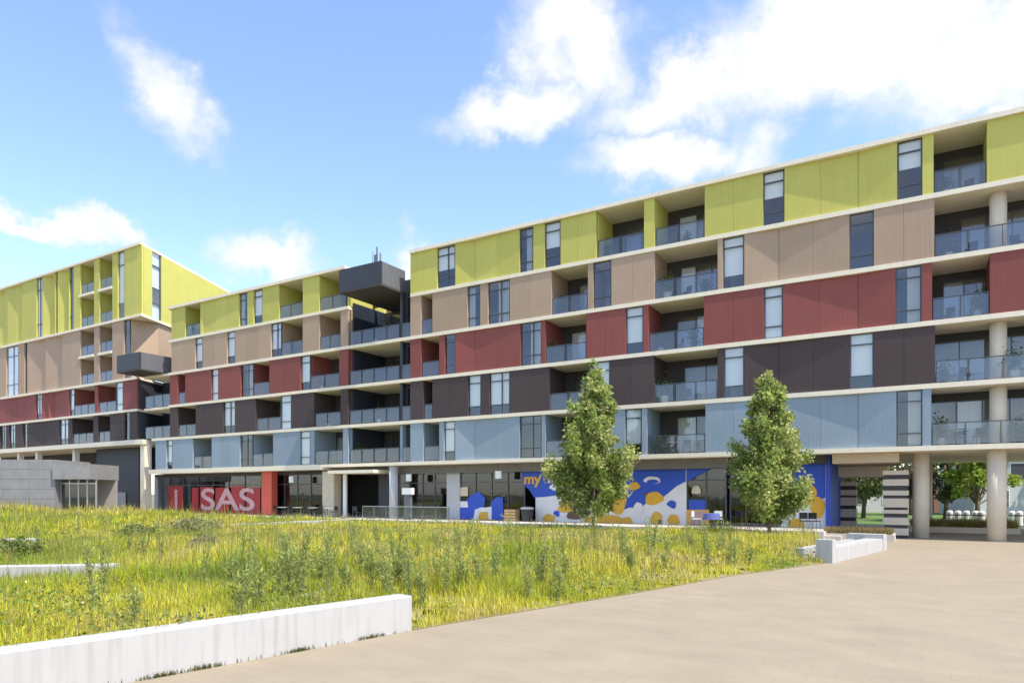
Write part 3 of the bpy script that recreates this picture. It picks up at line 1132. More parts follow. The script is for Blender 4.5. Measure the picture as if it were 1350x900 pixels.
for (cx, cy, rx, ry, m) in ((745, 668, 9, 8, 'muralyellow'), (733, 642, 8, 5, 'muralwhite'), (836, 640, 7, 6, 'muralyellow'), (826, 688, 8, 9, 'muralyellow'), (888, 684, 8, 8, 'muralyellow'),
                            (842, 668, 6, 7, 'muralwhite'), (783, 668, 10, 9, 'muralwhite'), (724, 684, 8, 7, 'muralyellow'), (886, 664, 6, 5, 'muralblue'), (734, 676, 4, 4, 'muralblue'),
                            (810, 646, 5, 4, 'muralwhite'), (1050, 690, 10, 9, 'muralyellow')):
    decal('painted_shape', m, mural, blob(16, cx, cy, rx, ry, cx * .7, .2), d1 - .018 - .002 * (cx % 4))
decal('painted_shape', 'muralbrown', mural, blob(12, 869, 687, 2.6, 3.2, 1), d1 - .032)
decal('painted_shape', 'muralbrown', mural, blob(12, 851, 650, 2.6, 2.2, 1), d1 - .032)
decal('painted_shape', 'muralblue', mural, blob(14, 860, 634, 8, 3, 1), d1 - .03)
decal('painted_shape', 'muralbrown', mural, blob(14, 760, 678, 14, 6, 1), d1 - .03)
sg = empty('shop_sign', (OX, OY, 0), ROT, 'yellow and white shop lettering on the blue mural', 'sign')
text_mesh('my', .92, 'muralyellow', sg, U(701, 1.5), d1 - .02, ZP(701, 631, 1.5), sx=1.15, ext=.01, bold=.03)
text_mesh('Yo', 0.7, 'muralwhite', sg, U(727, 1.5), d1 - .02, ZP(727, 631, 1.5), sx=1.1, ext=.01, bold=.03)
ds = empty('door_poster', (OX, OY, 0), ROT, 'tall blue and orange poster on the glass door of the mural shop', 'poster')
decal('orange_panel', 'muralyellow', ds, [(905, 692), (905, 671), (935, 671), (935, 692)], SD - .045)
decal('blue_panel', 'muralblue', ds, [(908, 671), (908, 658), (930, 658), (930, 671)], SD - .045)
decal('pale_panel', 'signpink', ds, [(910, 691), (910, 673), (929, 673), (929, 691)], SD - .06)
decal('yellow_star', 'cream', ds, blob(10, 918, 645, 6, 7, 0, .3), SD - .045)

# ------------------------------------------------------------------ undercroft: dropped soffit, banded pillars
box('dropped_soffit', 'timber', main, U(1090, .4) + .25, U(1185, .4), .4, 5.5, LV[0] - .62, LV[0] - TH - .003)
box('dropped_soffit', 'slab', main, U(1090, 5.6) + .25, U(1170, 5.6), 5.52, 9.0, 3.15, LV[0] - TH - .003)


def banded_pillar(p, h, w, seed, label):
    r = random.Random(seed)
    t = empty('banded_pillar', (p.x, p.y, 0), ROT, label, 'pillar', 'banded pillars under the building')
    z = 0.0
    dark = True
    while z < h - .05:
        hh = min(r.uniform(.12, .24) if dark else r.uniform(.16, .5), h - z)
        e = 0 if dark else .05
        box('band', 'innerdark' if dark else 'beige', t, -w / 2 - e, w / 2 + e, -.35 - e, .35 + e, z + .001, z + hh - .001)
        z += hh
        dark = not dark
    return t


p = G(1181, 708)
banded_pillar(p, 3.35, 1.02, 3, 'wide pillar of beige and dark bands next to the smooth round concrete column')
p = G(1117, 699)
banded_pillar(p, 2.9, .92, 5, 'slimmer pillar of beige and dark bands standing nearer the mural wall')

# ------------------------------------------------------------------ pavilion at the left
pv = empty('pavilion', (0, 60, 0), 0, 'low pale grey concrete pavilion with glazed entrance under the taller wing', 'building')


def PX(x, Y=60.0):
    return (x - 675) / FOC * Y


def PZ(y, Y=60.0):
    return CAM_H + (HOR - y) / FOC * Y


m = 'pavgrey'
rows = 6
H = PZ(605)
for j in range(rows):
    z0, z1 = H * j / rows, H * (j + 1) / rows
    for i in range(8):
        x0 = PX(73) - (i + 1) * 2.35
        box('concrete_panel', m, pv, x0 + .012, x0 + 2.338, .012 * random.random(), .3, z0 + .012, z1 - .006)
box('wall_core', m, pv, PX(73) - 18.8, PX(73) - .02, .1, 5, 0, H - .02)
cn = box('canopy', 'pavgrey', pv, PX(72) + .01, PX(122), -.3, 4, PZ(631), PZ(611))
f = MB()
for i in range(5):
    c = PX(74) + (PX(121) - PX(74)) * i / 4
    f.box(c - .05, c + .05, .6, .72, 0, PZ(631) - .01)
f.box(PX(74), PX(121), .605, .715, PZ(637), PZ(635.5))
fr = f.build('glazing', 'silver', pv)
for i in range(4):
    a = PX(74) + (PX(121) - PX(74)) * i / 4
    box('pane', 'shopglass', fr, a + .06, a + (PX(121) - PX(74)) / 4 - .06, .65, .66, .02, PZ(637) - .01)
box('rear_wall', 'interior', pv, PX(73), PX(122), 3.6, 3.8, 0, PZ(631) - .02)

# antenna on the roof
an = empty('antenna', tuple(W(U(497, 6.5), 6.5, LV[5] + TH + .05)), ROT, 'thin grey antenna cluster on the roof behind the dark box balcony', 'antenna')
MB().tube([(0, 0, 0), (0, 0, 3.9)], [.10, .07], 8).build('mast', 'slate_light', an)
MB().tube([(.38, 0, 0), (.38, 0, 3.3)], [.09, .06], 8).build('mast', 'slate_light', an)
MB().tube([(-.75, .3, 0), (-.75, .3, 3.7)], [.04, .03], 6).build('rod', 'slate_light', an)
MB().box(-.2, .2, -.17, -.105, 2.0, 3.2).build('panel_aerial', 'slate_light', an)
MB().tube([(-.2, .15, .9), (.5, .15, .9)], [.02, .02], 6).build('bracket', 'slate_light', an)

# ------------------------------------------------------------------ low white walls


def low_wall(a, b, h, th, label, segs=1, mat='whitewall', side=1, joint=.008):
    a, b = Vector(a), Vector(b)
    dv = b - a
    L = dv.length
    e = empty('low_wall', (a.x, a.y, 0), math.atan2(dv.y, dv.x), label, 'wall')
    for i in range(segs):
        x0, x1 = L * i / segs + joint / 2, L * (i + 1) / segs - joint / 2
        y0, y1 = (0, th) if side > 0 else (-th, 0)
        bev = .02
        mb = MB()
        # block with a small chamfer along the top edges
        prof = [(y0, -.05), (y1, -.05), (y1, h - bev), (y1 - bev, h), (y0 + bev, h), (y0, h - bev)]
        n_ = len(prof)
        mb.v = [(x0, p[0], p[1]) for p in prof] + [(x1, p[0], p[1]) for p in prof]
        mb.f = [tuple(range(n_)), tuple(range(2 * n_ - 1, n_ - 1, -1))]
        for k in range(n_):
            k2 = (k + 1) % n_
            mb.f.append((k2, k, n_ + k, n_ + k2))
        # normals: make outward by flipping
        mb.f = [tuple(reversed(q_)) for q_ in mb.f]
        mb.build('wall_block', mat, e)
    return e


EDGE = [G(543, 830), G(600, 820), G(660, 810), G(740, 797), G(850, 779), G(960, 759), G(1040, 748), G(1092, 741)]
fw_b = EDGE[0]
fw_dir = Vector((0.685, 0.728, 0))
low_wall(fw_b - fw_dir * 12.4, fw_b, 0.56, .34, 'long white concrete wall bordering the meadow along the beige plaza', 2)
low_wall((-22, 13.2, 0), G(150, 743, .6), .6, .3, 'short low white wall half buried in meadow grass', 2)
low_wall(G(285, 691, .5), G(463, 683.5, .5), .5, .5, 'far white wall along the meadow before the dark cafe terrace', 4)
low_wall((-30, 24.6, 0), G(46, 709, .55), .55, .3, 'mostly overgrown white wall stub deep in the meadow', 2)
# white seat wall at the corner of the meadow
pa, pb = G(1101, 741), G(1168, 724)
dv = (pb - pa)
Ls = dv.length
seat = empty('seat_wall', (pa.x, pa.y, 0), math.atan2(dv.y, dv.x), 'white concrete seat with raised ends at the meadow corner beside the undercroft', 'bench')
box('end_block', 'whitewall', seat, -.3, .1, 0, .5, 0, .74)
box('seat_block', 'whitewall', seat, .103, Ls - .5, 0, .62, 0, .46)
box('end_block', 'whitewall', seat, Ls - .497, Ls + .05, -.02, 1.3, 0, .62)
box('back_block', 'whitewall', seat, .103, Ls - .5, 1.0, 1.25, 0, .40)

# ------------------------------------------------------------------ vegetation helpers


def vnoise(x, y, f, seed):
    x = x * f
    y = y * f
    xi = np.floor(x).astype(np.int64)
    yi = np.floor(y).astype(np.int64)
    xf, yf = x - xi, y - yi
    xf = xf * xf * (3 - 2 * xf)
    yf = yf * yf * (3 - 2 * yf)

    def h(a, b):
        n_ = (a * 374761393 + b * 668265263 + seed * 1274126177) & 0x7fffffff
        n_ = ((n_ ^ (n_ >> 13)) * 1103515245) & 0x7fffffff
        return ((n_ ^ (n_ >> 16)) & 0xffff) / 65535.0
    return (h(xi, yi) * (1 - xf) + h(xi + 1, yi) * xf) * (1 - yf) + (h(xi, yi + 1) * (1 - xf) + h(xi + 1, yi + 1) * xf) * yf


def fbm(x, y, f, seed):
    return .55 * vnoise(x, y, f, seed) + .3 * vnoise(x, y, f * 2.1, seed + 5) + .15 * vnoise(x, y, f * 4.3, seed + 9)


def np_mesh(name, verts, loops, starts, totals, cols, mat, parent=None, shade=None):
    me = bpy.data.meshes.new(name)
    me.vertices.add(len(verts))
    me.vertices.foreach_set('co', verts.astype(np.float32).ravel())
    me.loops.add(len(loops))
    me.loops.foreach_set('vertex_index', loops.astype(np.int32))
    me.polygons.add(len(starts))
    me.polygons.foreach_set('loop_start', starts.astype(np.int32))
    me.polygons.foreach_set('loop_total', totals.astype(np.int32))
    at = me.color_attributes.new('tint', 'FLOAT_COLOR', 'POINT')
    at.data.foreach_set('color', cols.astype(np.float32).ravel())
    me.update(calc_edges=True)
    me.materials.append(MATS[mat])
    o = bpy.data.objects.new(name, me)
    COL.objects.link(o)
    if parent:
        o.parent = parent
    return o


def in_poly(x, y, poly):
    c = np.zeros(len(x), bool)
    n_ = len(poly)
    for i in range(n_):
        x1, y1 = poly[i]
        x2, y2 = poly[(i + 1) % n_]
        cond = ((y1 > y) != (y2 > y)) & (x < (x2 - x1) * (y - y1) / (y2 - y1 + 1e-12) + x1)
        c ^= cond
    return c


# meadow outline: wall, curved plaza edge, terrace kerb, far left
wl0 = fw_b - fw_dir * 12.4
nrm = Vector((-fw_dir.y, fw_dir.x, 0)) * .17
tr_ = W(tb - .1, TD - .02)
tl_ = W(U(192, TD), TD - .02)
MEADOW = [(wl0.x + nrm.x, wl0.y + nrm.y), (fw_b.x + nrm.x, fw_b.y + nrm.y)] + [(p.x, p.y) for p in EDGE]
MEADOW += [(pa.x - .35, pa.y + .9), (tr_.x, tr_.y), (tl_.x, tl_.y), (-37.0, 58.5), (-60, 58.5), (-60, 3.0)]


def edge_dist(x, y):
    dmin = np.full(len(x), 1e9)
    n_ = len(MEADOW)
    for i in range(1, 10):
        x1, y1 = MEADOW[i]
        x2, y2 = MEADOW[i + 1]
        dx, dy = x2 - x1, y2 - y1
        t = np.clip(((x - x1) * dx + (y - y1) * dy) / (dx * dx + dy * dy), 0, 1)
        dmin = np.minimum(dmin, np.hypot(x - x1 - t * dx, y - y1 - t * dy))
    return dmin


def terrain(x, y):
    e = edge_dist(x, y)
    return .02 + np.clip(e / 3.0, 0, 1) * (.08 + .28 * fbm(x, y, .16, 3) + .38 * np.clip((-x - 24) / 12, 0, 1))


# soil surface
gx, gy = np.meshgrid(np.arange(-60, 16, .8), np.arange(2, 60, .8))
inside = in_poly(gx.ravel(), gy.ravel(), MEADOW).reshape(gx.shape)
hz = terrain(gx.ravel(), gy.ravel()).reshape(gx.shape)
vi = -np.ones(gx.shape, int)
vs, fs = [], []
for j in range(gx.shape[0] - 1):
    for i in range(gx.shape[1] - 1):
        if inside[j, i] and inside[j + 1, i] and inside[j, i + 1] and inside[j + 1, i + 1]:
            q4 = []
            for (jj, ii) in ((j, i), (j, i + 1), (j + 1, i + 1), (j + 1, i)):
                if vi[jj, ii] < 0:
                    vi[jj, ii] = len(vs)
                    vs.append((gx[jj, ii], gy[jj, ii], hz[jj, ii]))
                q4.append(vi[jj, ii])
            fs.append(tuple(q4))
so = obj('meadow_soil', vs, fs, 'soil')
so.data.polygons.foreach_set('use_smooth', [True] * len(so.data.polygons))
tag(so, kind='structure')
sheet('meadow_border', MEADOW, 0.008, 'soil')


def blades(px, py, pz, h, wd, lean, az, cols, tipcols):
    """each blade: 5 vertices, a quad and a tip triangle"""
    n_ = len(px)
    fx, fy = np.cos(az), np.sin(az)          # lean direction
    sx, sy = -fy, fx
    v = np.empty((n_, 5, 3))
    for k, (t, wk, s) in enumerate(((0, 1, -1), (0, 1, 1), (.55, .8, 1), (.55, .8, -1), (1, 0, 0))):
        off = lean * h * t * t
        v[:, k, 0] = px + fx * off + sx * wd * wk * s * .5
        v[:, k, 1] = py + fy * off + sy * wd * wk * s * .5
        v[:, k, 2] = pz + h * t * np.sqrt(np.clip(1 - (lean * t) ** 2 * .5, .2, 1))
    c = np.ones((n_, 5, 4))
    c[:, 0:2, :3] = cols[:, None, :] * .95
    c[:, 2:4, :3] = cols[:, None, :]
    c[:, 4, :3] = tipcols
    base = np.arange(n_)[:, None] * 5
    lp = (base + np.array([0, 1, 2, 3, 3, 2, 4])[None, :]).ravel()
    st_ = (np.arange(n_)[:, None] * 7 + np.array([0, 4])[None, :]).ravel()
    tt = np.tile([4, 3], n_)
    return v.reshape(-1, 3), lp, st_, tt, c.reshape(-1, 4)


GREENS = np.array([(.34, .42, .035), (.48, .51, .035), (.21, .31, .045), (.62, .58, .06), (.58, .51, .14), (.64, .55, .25)])


def meadow_cols(x, y, n_):
    a = fbm(x, y, .35, 21)
    b = fbm(x, y, .13, 41)
    t = np.clip((.6 * a + .4 * b - .30) / .38, 0, .999)
    t = np.clip(t + rng.normal(0, .11, n_), 0, .999)
    k = t * (len(GREENS) - 1)
    i0 = np.floor(k).astype(int)
    fr_ = (k - i0)[:, None]
    order = np.array([2, 0, 1, 3, 4, 5])
    c = GREENS[order[i0]] * (1 - fr_) + GREENS[order[np.minimum(i0 + 1, 5)]] * fr_
    return np.minimum(c * rng.uniform(.85, 1.3, (n_, 1)), .8)


parts = []
herbs = []
for (r0, r1, dens, w0, hmul) in ((0, 17, 1050, .012, 1.0), (17, 28, 420, .019, 1.0), (28, 43, 170, .03, 1.0), (43, 90, 60, .055, 1.1)):
    xs0, xs1, ys0, ys1 = -min(60, r1), 14, 2, min(60, r1)
    n_ = int((xs1 - xs0) * (ys1 - ys0) * dens)
    x = rng.uniform(xs0, xs1, n_)
    y = rng.uniform(ys0, ys1, n_)
    r = np.hypot(x, y)
    # the frame of the photograph and a margin either side of it
    keep = (r >= r0) & (r < r1) & (x > -0.92 * y - 3.5)
    x, y = x[keep], y[keep]
    keep = in_poly(x, y, MEADOW)
    x, y = x[keep], y[keep]
    # clumps and thin spots
    cl = fbm(x, y, 1.1, 77)
    keep = rng.uniform(0, 1, len(x)) < np.clip(.2 + 1.9 * (cl - .27), .08, 1)
    x, y, cl = x[keep], y[keep], cl[keep]
    n_ = len(x)
    e = edge_dist(x, y)
    tall = fbm(x, y, .3, 55)
    h = (.12 + .60 * np.clip(tall * 1.9 - .5, 0, 1) + .12 * cl) * rng.uniform(.5, 1.25, n_) * hmul
    h *= np.clip(.4 + e * .35, .4, 1) * (1 - .42 * np.clip((y - 20) / 10, 0, 1) * np.clip((x + 24) / 10, 0, 1))
    c = meadow_cols(x, y, n_)
    tip = c * 1.12 + np.array([.03, .02, .01])
    parts.append(blades(x, y, terrain(x, y) - .02, h, w0 * rng.uniform(.7, 1.4, n_), rng.uniform(.1, .75, n_), rng.uniform(0, 2 * np.pi, n_), c, tip))
    # thin seed stalks standing above the blades
    ns = int(n_ * .13)
    sel = rng.choice(n_, ns, replace=False)
    x, y = x[sel], y[sel]
    hs = h[sel] * rng.uniform(1.3, 2.1, ns)
    sc_ = np.where(rng.uniform(0, 1, (ns, 1)) < .55, np.array([[.42, .35, .14]]), np.array([[.26, .27, .05]])) * rng.uniform(.7, 1.1, (ns, 1))
    parts.append(blades(x, y, terrain(x, y) - .02, hs, w0 * .75 * np.ones(ns), rng.uniform(0, .25, ns), rng.uniform(0, 2 * np.pi, ns), sc_, sc_ * 1.05))

    # broad-leaved herbs and small flowers between the blades
    nh = int(n_ * .16)
    xc = rng.uniform(x.min(), x.max(), nh * 3)
    yc = rng.uniform(y.min(), y.max(), nh * 3)
    rr_ = np.hypot(xc, yc)
    hc = fbm(xc, yc, .8, 131)
    kp = in_poly(xc, yc, MEADOW) & (rr_ >= r0) & (rr_ < r1) & (xc > -0.92 * yc - 3.5) & (hc > .50)
    xc, yc, hc = xc[kp], yc[kp], hc[kp]
    herbs.append((xc, yc, terrain(xc, yc) + rng.uniform(.03, .5, len(xc)) * np.clip((hc - .44) * 4, .2, 1), w0))

# weeds in the joint at the foot of the front wall
tt_ = np.concatenate([rng.normal(m_, .12, 90) for m_ in (3.2, 4.3, 5.6, 6.1, 7.4, 8.6, 9.1, 10.4, 11.6)] + [rng.uniform(1, 12.3, 160)])
bx_ = wl0.x + fw_dir.x * tt_ + .03 * rng.uniform(0, 1.2, len(tt_)) * fw_dir.y
by_ = wl0.y + fw_dir.y * tt_ - .03 * rng.uniform(0, 1.2, len(tt_)) * fw_dir.x
nb = len(tt_)
cb = np.tile([[.16, .17, .05]], (nb, 1)) * rng.uniform(.6, 1.2, (nb, 1))
parts.append(blades(bx_, by_, np.zeros(nb), rng.uniform(.03, .09, nb), np.full(nb, .01), rng.uniform(.2, .9, nb), rng.uniform(0, 6.28, nb), cb, cb))

V, LP, ST, TT, CC = [], [], [], [], []
vo = lo_ = 0
for (v, lp, s_, t_, c_) in parts:
    V.append(v)
    LP.append(lp + vo)
    ST.append(s_ + lo_)
    TT.append(t_)
    CC.append(c_)
    vo += len(v)
    lo_ += len(lp)
gr = np_mesh('meadow_grass', np.concatenate(V), np.concatenate(LP), np.concatenate(ST), np.concatenate(TT), np.concatenate(CC), 'grass')
tag(gr, 'tall yellow-green meadow grass gone to seed between walls and plaza', 'grass', kind='stuff')
print('grass tris', sum(len(t) for t in TT) / 2 * 3)


def leaf_cloud(name, pts, size, cols, parent, up=0.3, mat='leaf', aspect=1.7):
    """one folded leaf (two quads sharing a rib) per point"""
    n_ = len(pts)
    d = rng.normal(size=(n_, 3))
    d[:, 2] += -up
    d /= np.linalg.norm(d, axis=1)[:, None]
    s = np.cross(d, rng.normal(size=(n_, 3)))
    s /= np.linalg.norm(s, axis=1)[:, None]
    nn = np.cross(d, s)
    L = (size * rng.uniform(.65, 1.35, n_))[:, None]
    Wd = L / aspect * .5
    v = np.empty((n_, 4, 3))
    v[:, 0] = pts
    v[:, 1] = pts + d * L * .5 + s * Wd + nn * L * .08
    v[:, 2] = pts + d * L
    v[:, 3] = pts + d * L * .5 - s * Wd + nn * L * .08
    c = np.ones((n_, 4, 4))
    c[:, :, :3] = cols[:, None, :]
    base = np.arange(n_)[:, None] * 4
    lp = (base + np.array([0, 1, 2, 0, 2, 3])[None, :]).ravel()
    st_ = np.arange(n_ * 2) * 3
    tt = np.full(n_ * 2, 3)
    return np_mesh(name, v.reshape(-1, 3), lp, st_, tt, c.reshape(-1, 4), mat, parent)


hp = np.concatenate([np.stack(hh[:3], 1) for hh in herbs])
hw = np.concatenate([np.full(len(hh[0]), .05 + hh[3] * 2.2) for hh in herbs])
hcol = np.array([(.16, .24, .05), (.24, .32, .06), (.30, .34, .10), (.20, .22, .09)])[(vnoise(hp[:, 0], hp[:, 1], .9, 9) * 3.99).astype(int)] * rng.uniform(.7, 1.3, (len(hp), 1))
fl = rng.uniform(0, 1, len(hp))
hcol[fl < .035] = (.75, .72, .62)
hcol[(fl > .035) & (fl < .08)] = (.72, .56, .06)
hcol[(fl > .08) & (fl < .10)] = (.36, .22, .26)
hw[fl < .10] *= .7
hb = leaf_cloud('meadow_herbs', hp, hw, hcol, None, up=-.3, aspect=2.2)
tag(hb, 'low leafy herbs and small flowers mixed through the meadow', 'herbs', kind='stuff')
print('herbs', len(hp))


def pyramid_tree(base, h, zc, rmax, nleaf, seed, label, size=.17, hues=None, group=None, name='street_tree', lean=0.0):
    r_ = np.random.default_rng(seed)
    t = empty(name, tuple(base), 0, label, 'tree', group)
    tr = MB()
    tr.tube([(0, 0, -.1), (.02, .01, .7), (.05, -.02, h * .4), (.02, .03, h * .75), (0, 0, h * .97)], [.11, .085, .065, .035, .01], 8)
    trunk = tr.build('trunk', 'bark', t, smooth=True)
    # limbs rise outward from the trunk; leaf clumps ride on them
    lim = MB()
    cents, rads = [], []
    nb_ = 74
    for i in range(nb_):
        f_ = (i + r_.uniform(0, 1)) / nb_
        z0 = zc * .9 + (h * .95 - zc) * f_ ** 1.05
        prof = rmax * min(1, (f_ / .2) ** .6 + .45) * (1 - f_) ** .72 + .12
        reach = prof * r_.uniform(.62, 1.13)
        az = i * 2.399 + r_.normal(0, .35)
        rise = reach * r_.uniform(.45, .95)
        tip = np.array((math.cos(az) * reach, math.sin(az) * reach, min(z0 + rise, h)))
        st = np.array((0, 0, z0 - .15 * reach))
        mid = st * .5 + tip * .5 + np.array((0, 0, -.06 * reach))
        lim.tube([st, mid, tip], [.028, .018, .006], 5, cap=False)
        for q_ in (.38, .62, .85, 1.0):
            if q_ == .38 and reach < .6:
                continue
            c_ = st * (1 - q_) + tip * q_ + r_.normal(0, .1, 3)
            cents.append(c_)
            rads.append((.18 + .20 * prof / rmax) * r_.uniform(.6, 1.3))
    cents.append(np.array((0, 0, h)))
    rads.append(.2)
    lim.build('limbs', 'bark', trunk)
    cents = np.array(cents)
    rads = np.array(rads)
    w_ = rads ** 2.2
    pick = r_.choice(len(cents), nleaf, p=w_ / w_.sum())
    off = r_.normal(size=(nleaf, 3))
    off /= np.linalg.norm(off, axis=1)[:, None]
    off *= (rads[pick] * r_.uniform(.25, 1.15, nleaf))[:, None]
    off[:, 2] *= 1.2
    pts = cents[pick] + off
    pts = pts[pts[:, 2] > zc * .55]
    hues = np.array(hues or [(.21, .28, .07), (.28, .36, .09), (.36, .43, .12), (.46, .50, .18)])
    clump = r_.integers(0, len(hues), len(cents))[pick][:len(pts)]
    cols = hues[clump] * r_.uniform(.7, 1.3, (len(pts), 1))
    sub = r_.uniform(0, 1, len(pts)) < .06
    cols[sub] = np.array((.42, .44, .2))
    cr = leaf_cloud('crown', pts, np.full(len(pts), size), cols, t)
    return t


t1p = W(U(782, -4.2), -4.2, 0)
t2p = W(U(1014, -4.4), -4.4, 0)
for p in (t1p, t2p):
    p.z = float(terrain(np.array([p.x]), np.array([p.y]))[0]) - .03
z1 = CAM_H + (HOR - 478) / FOC * t1p.y
z2 = CAM_H + (HOR - 492) / FOC * t2p.y
pyramid_tree(t1p, z1 - t1p.z, 0.95, 2.15, 27000, 4, 'tall pyramid-shaped young street tree before the blue and white mural', .19)
pyramid_tree(t2p, z2 - t2p.z, 0.75, 1.9, 25000, 8, 'pyramid-shaped young street tree between the mural door and the white seat', .17)


def round_tree(base, h, zc, rx, nleaf, seed, label, hues, size=.3, group='trees behind the building', name='tree'):
    r_ = np.random.default_rng(seed)
    t = empty(name, tuple(base), 0, label, 'tree', group)
    tr = MB().tube([(0, 0, -.1), (.1, 0, zc * .6), (.05, .1, zc + (h - zc) * .5)], [.22, .17, .07], 8)
    lim = MB()
    cents, rads = [], []
    for i in range(30):
        az = i * 2.399
        f_ = r_.uniform(0, 1)
        z = zc + (h - zc) * f_
        rr = rx * math.sqrt(max(.05, 1 - (2 * f_ - .85) ** 2 / 1.4)) * r_.uniform(.35, 1.05)
        c_ = np.array((math.cos(az) * rr, math.sin(az) * rr, z))
        cents.append(c_)
        rads.append(rx * r_.uniform(.16, .34))
        if i % 3 == 0:
            lim.tube([(0.08, .02, zc * .7), tuple(c_ * .55 + np.array((0, 0, zc * .4))), tuple(c_)], [.07, .04, .01], 5, cap=False)
    trunk = tr.build('trunk', 'bark', t, smooth=True)
    lim.build('limbs', 'bark', trunk)
    cents, rads = np.array(cents), np.array(rads)
    pick = r_.integers(0, len(cents), nleaf)
    off = r_.normal(size=(nleaf, 3))
    off /= np.linalg.norm(off, axis=1)[:, None]
    off *= (rads[pick] * r_.uniform(.3, 1.1, nleaf))[:, None]
    hues = np.array(hues)
    cols = hues[r_.integers(0, len(hues), len(cents))[pick]] * r_.uniform(.7, 1.3, (nleaf, 1))
    leaf_cloud('crown', cents[pick] + off, np.full(nleaf, size), cols, t)
    return t


DK = [(.09, .13, .035), (.13, .17, .05), (.18, .21, .07)]
LG = [(.26, .36, .05), (.36, .44, .07), (.44, .50, .11)]


def at(x, Y):
    return Vector(((x - 675) / FOC * Y, Y, 0))


round_tree(at(1138, 62), 6.0, 2.4, 3.0, 5200, 31, 'dark leafy tree seen behind the banded pillars', DK)
round_tree(at(1200, 70), 7.5, 2.6, 3.2, 5000, 32, 'dark drooping tree behind the round concrete column', DK)
round_tree(at(1246, 54), 7.0, 1.9, 3.2, 6000, 33, 'olive brown tree seen between the two round concrete columns', [(.09, .10, .045), (.13, .12, .06), (.06, .07, .03)])
round_tree(at(1287, 50), 6.6, 1.9, 2.3, 4500, 34, 'bright lime tree seen between the two round concrete columns', LG)
round_tree(at(1420, 66), 8.0, 2.4, 3.6, 4500, 35, 'green tree beside the grey house behind the building', DK + LG)
round_tree(at(1062, 72), 7.0, 2.4, 3.2, 3000, 36, 'dense dark tree farthest along behind the mural shop', DK)

# ------------------------------------------------------------------ background behind the undercroft
hs = empty('house', tuple(at(1350, 68)), R(-10), 'pale grey house with dark windows beyond the undercroft', 'house')
box('wall', 'palegrey', hs, -4.5, 9, 0, 8, 0, 6.2)
MB().xzprism([(-5, 6.2), (9.5, 6.2), (2.2, 9)], -.5, 8.5).build('roof', 'houseroof', hs)
for (x, z) in ((-3.2, 3.6), (-1.2, 3.6), (1.0, 3.6), (3.2, 3.6), (-2.6, .9), (2.2, .9)):
    wd = MB().box(x - .1, x + 1.3, -.05, .02, z - .08, z + 1.7).build('window', 'whitepaint', hs)
    box('pane', 'darkmetal', wd, x, x + 1.2, -.08, -.052, z, z + 1.6)
lh = sheet('lawn_bank', [(p.x, p.y) for p in (at(1312, 52), at(1500, 52), at(1500, 62), at(1312, 62))], .35, 'lawn')
lowb = empty('low_building', tuple(at(1265, 80)), R(-5), 'long low grey building with brick bay beyond the trees', 'building')
box('wall', 'palegrey', lowb, -16, 9, 0, 6, 0, 3.4)
box('brick_bay', 'brick', lowb, -3, -.6, -.3, -.005, 0, 2.8)
box('roof', 'houseroof', lowb, -16.6, 9.6, -.6, 6.6, 3.4, 3.75)
for x in (-14, -11, -8, -5.6, 1.5, 4.5, 7):
    wd = MB().box(x - .7, x + .7, -.06, .0, .9, 2.6).build('window', 'whitepaint', lowb)
    box('pane', 'darkmetal', wd, x - .6, x + .6, -.09, -.062, 1.0, 2.5)
# white bollards along the back street
bol = None
for i, x in enumerate((1252, 1263, 1274, 1286, 1294, 1334, 1344, 1360)):
    p = at(x, 47 - i * .25)
    if bol is None:
        bol = empty('bollard', tuple(p), 0, 'stout white bollard on the street behind the undercroft', 'bollard', 'white bollards behind the undercroft')
        MB().tube([(0, 0, 0), (0, 0, .95), (0, 0, 1.05)], [.2, .2, .12], 12).build('post', 'whitepaint', bol)
        MB().tube([(0, 0, .001), (0, 0, .09)], [.26, .26], 12).build('base', 'slate_light', bol)
        MB().tube([(0, 0, .7), (0, 0, .8)], [.207, .207], 12).build('band', 'slate_light', bol)
    else:
        o = copy_tree(bol)
        o.location = p
# dry planting bed at the back of the undercroft
pb0 = empty('planter_bed', tuple(at(1268, 39)), ROT, 'raised bed of dry yellow groundcover between the two round columns', 'planter')
box('edging', 'beige', pb0, -2.6, 2.6, -1.0, 1.0, 0, .32)
n_ = 5000
x, y = rng.uniform(-2.5, 2.5, n_), rng.uniform(-.95, .95, n_)
c = np.tile([[.36, .30, .10]], (n_, 1)) * rng.uniform(.6, 1.2, (n_, 1))
v, lp, s_, t_, c_ = blades(x, y, np.full(n_, .3), rng.uniform(.2, .6, n_), np.full(n_, .03), rng.uniform(.1, .8, n_), rng.uniform(0, 6.28, n_), c, c)
tag(np_mesh('dry_groundcover', v, lp, s_, t_, c_, 'grass', pb0), kind='stuff')
pb1 = empty('planter_bed', tuple(at(1130, 33)), ROT, 'low bed of dry brown planting behind the white seat', 'planter')
box('edging', 'concrete', pb1, -1.5, 1.6, -.9, .9, 0, .3)
n_ = 3500
x, y = rng.uniform(-1.4, 1.5, n_), rng.uniform(-.85, .85, n_)
c = np.tile([[.30, .24, .11]], (n_, 1)) * rng.uniform(.6, 1.2, (n_, 1))
v, lp, s_, t_, c_ = blades(x, y, np.full(n_, .28), rng.uniform(.12, .4, n_), np.full(n_, .025), rng.uniform(.1, .8, n_), rng.uniform(0, 6.28, n_), c, c)
tag(np_mesh('dry_groundcover', v, lp, s_, t_, c_, 'grass', pb1), kind='stuff')

# ------------------------------------------------------------------ weeds and shrubs in the meadow


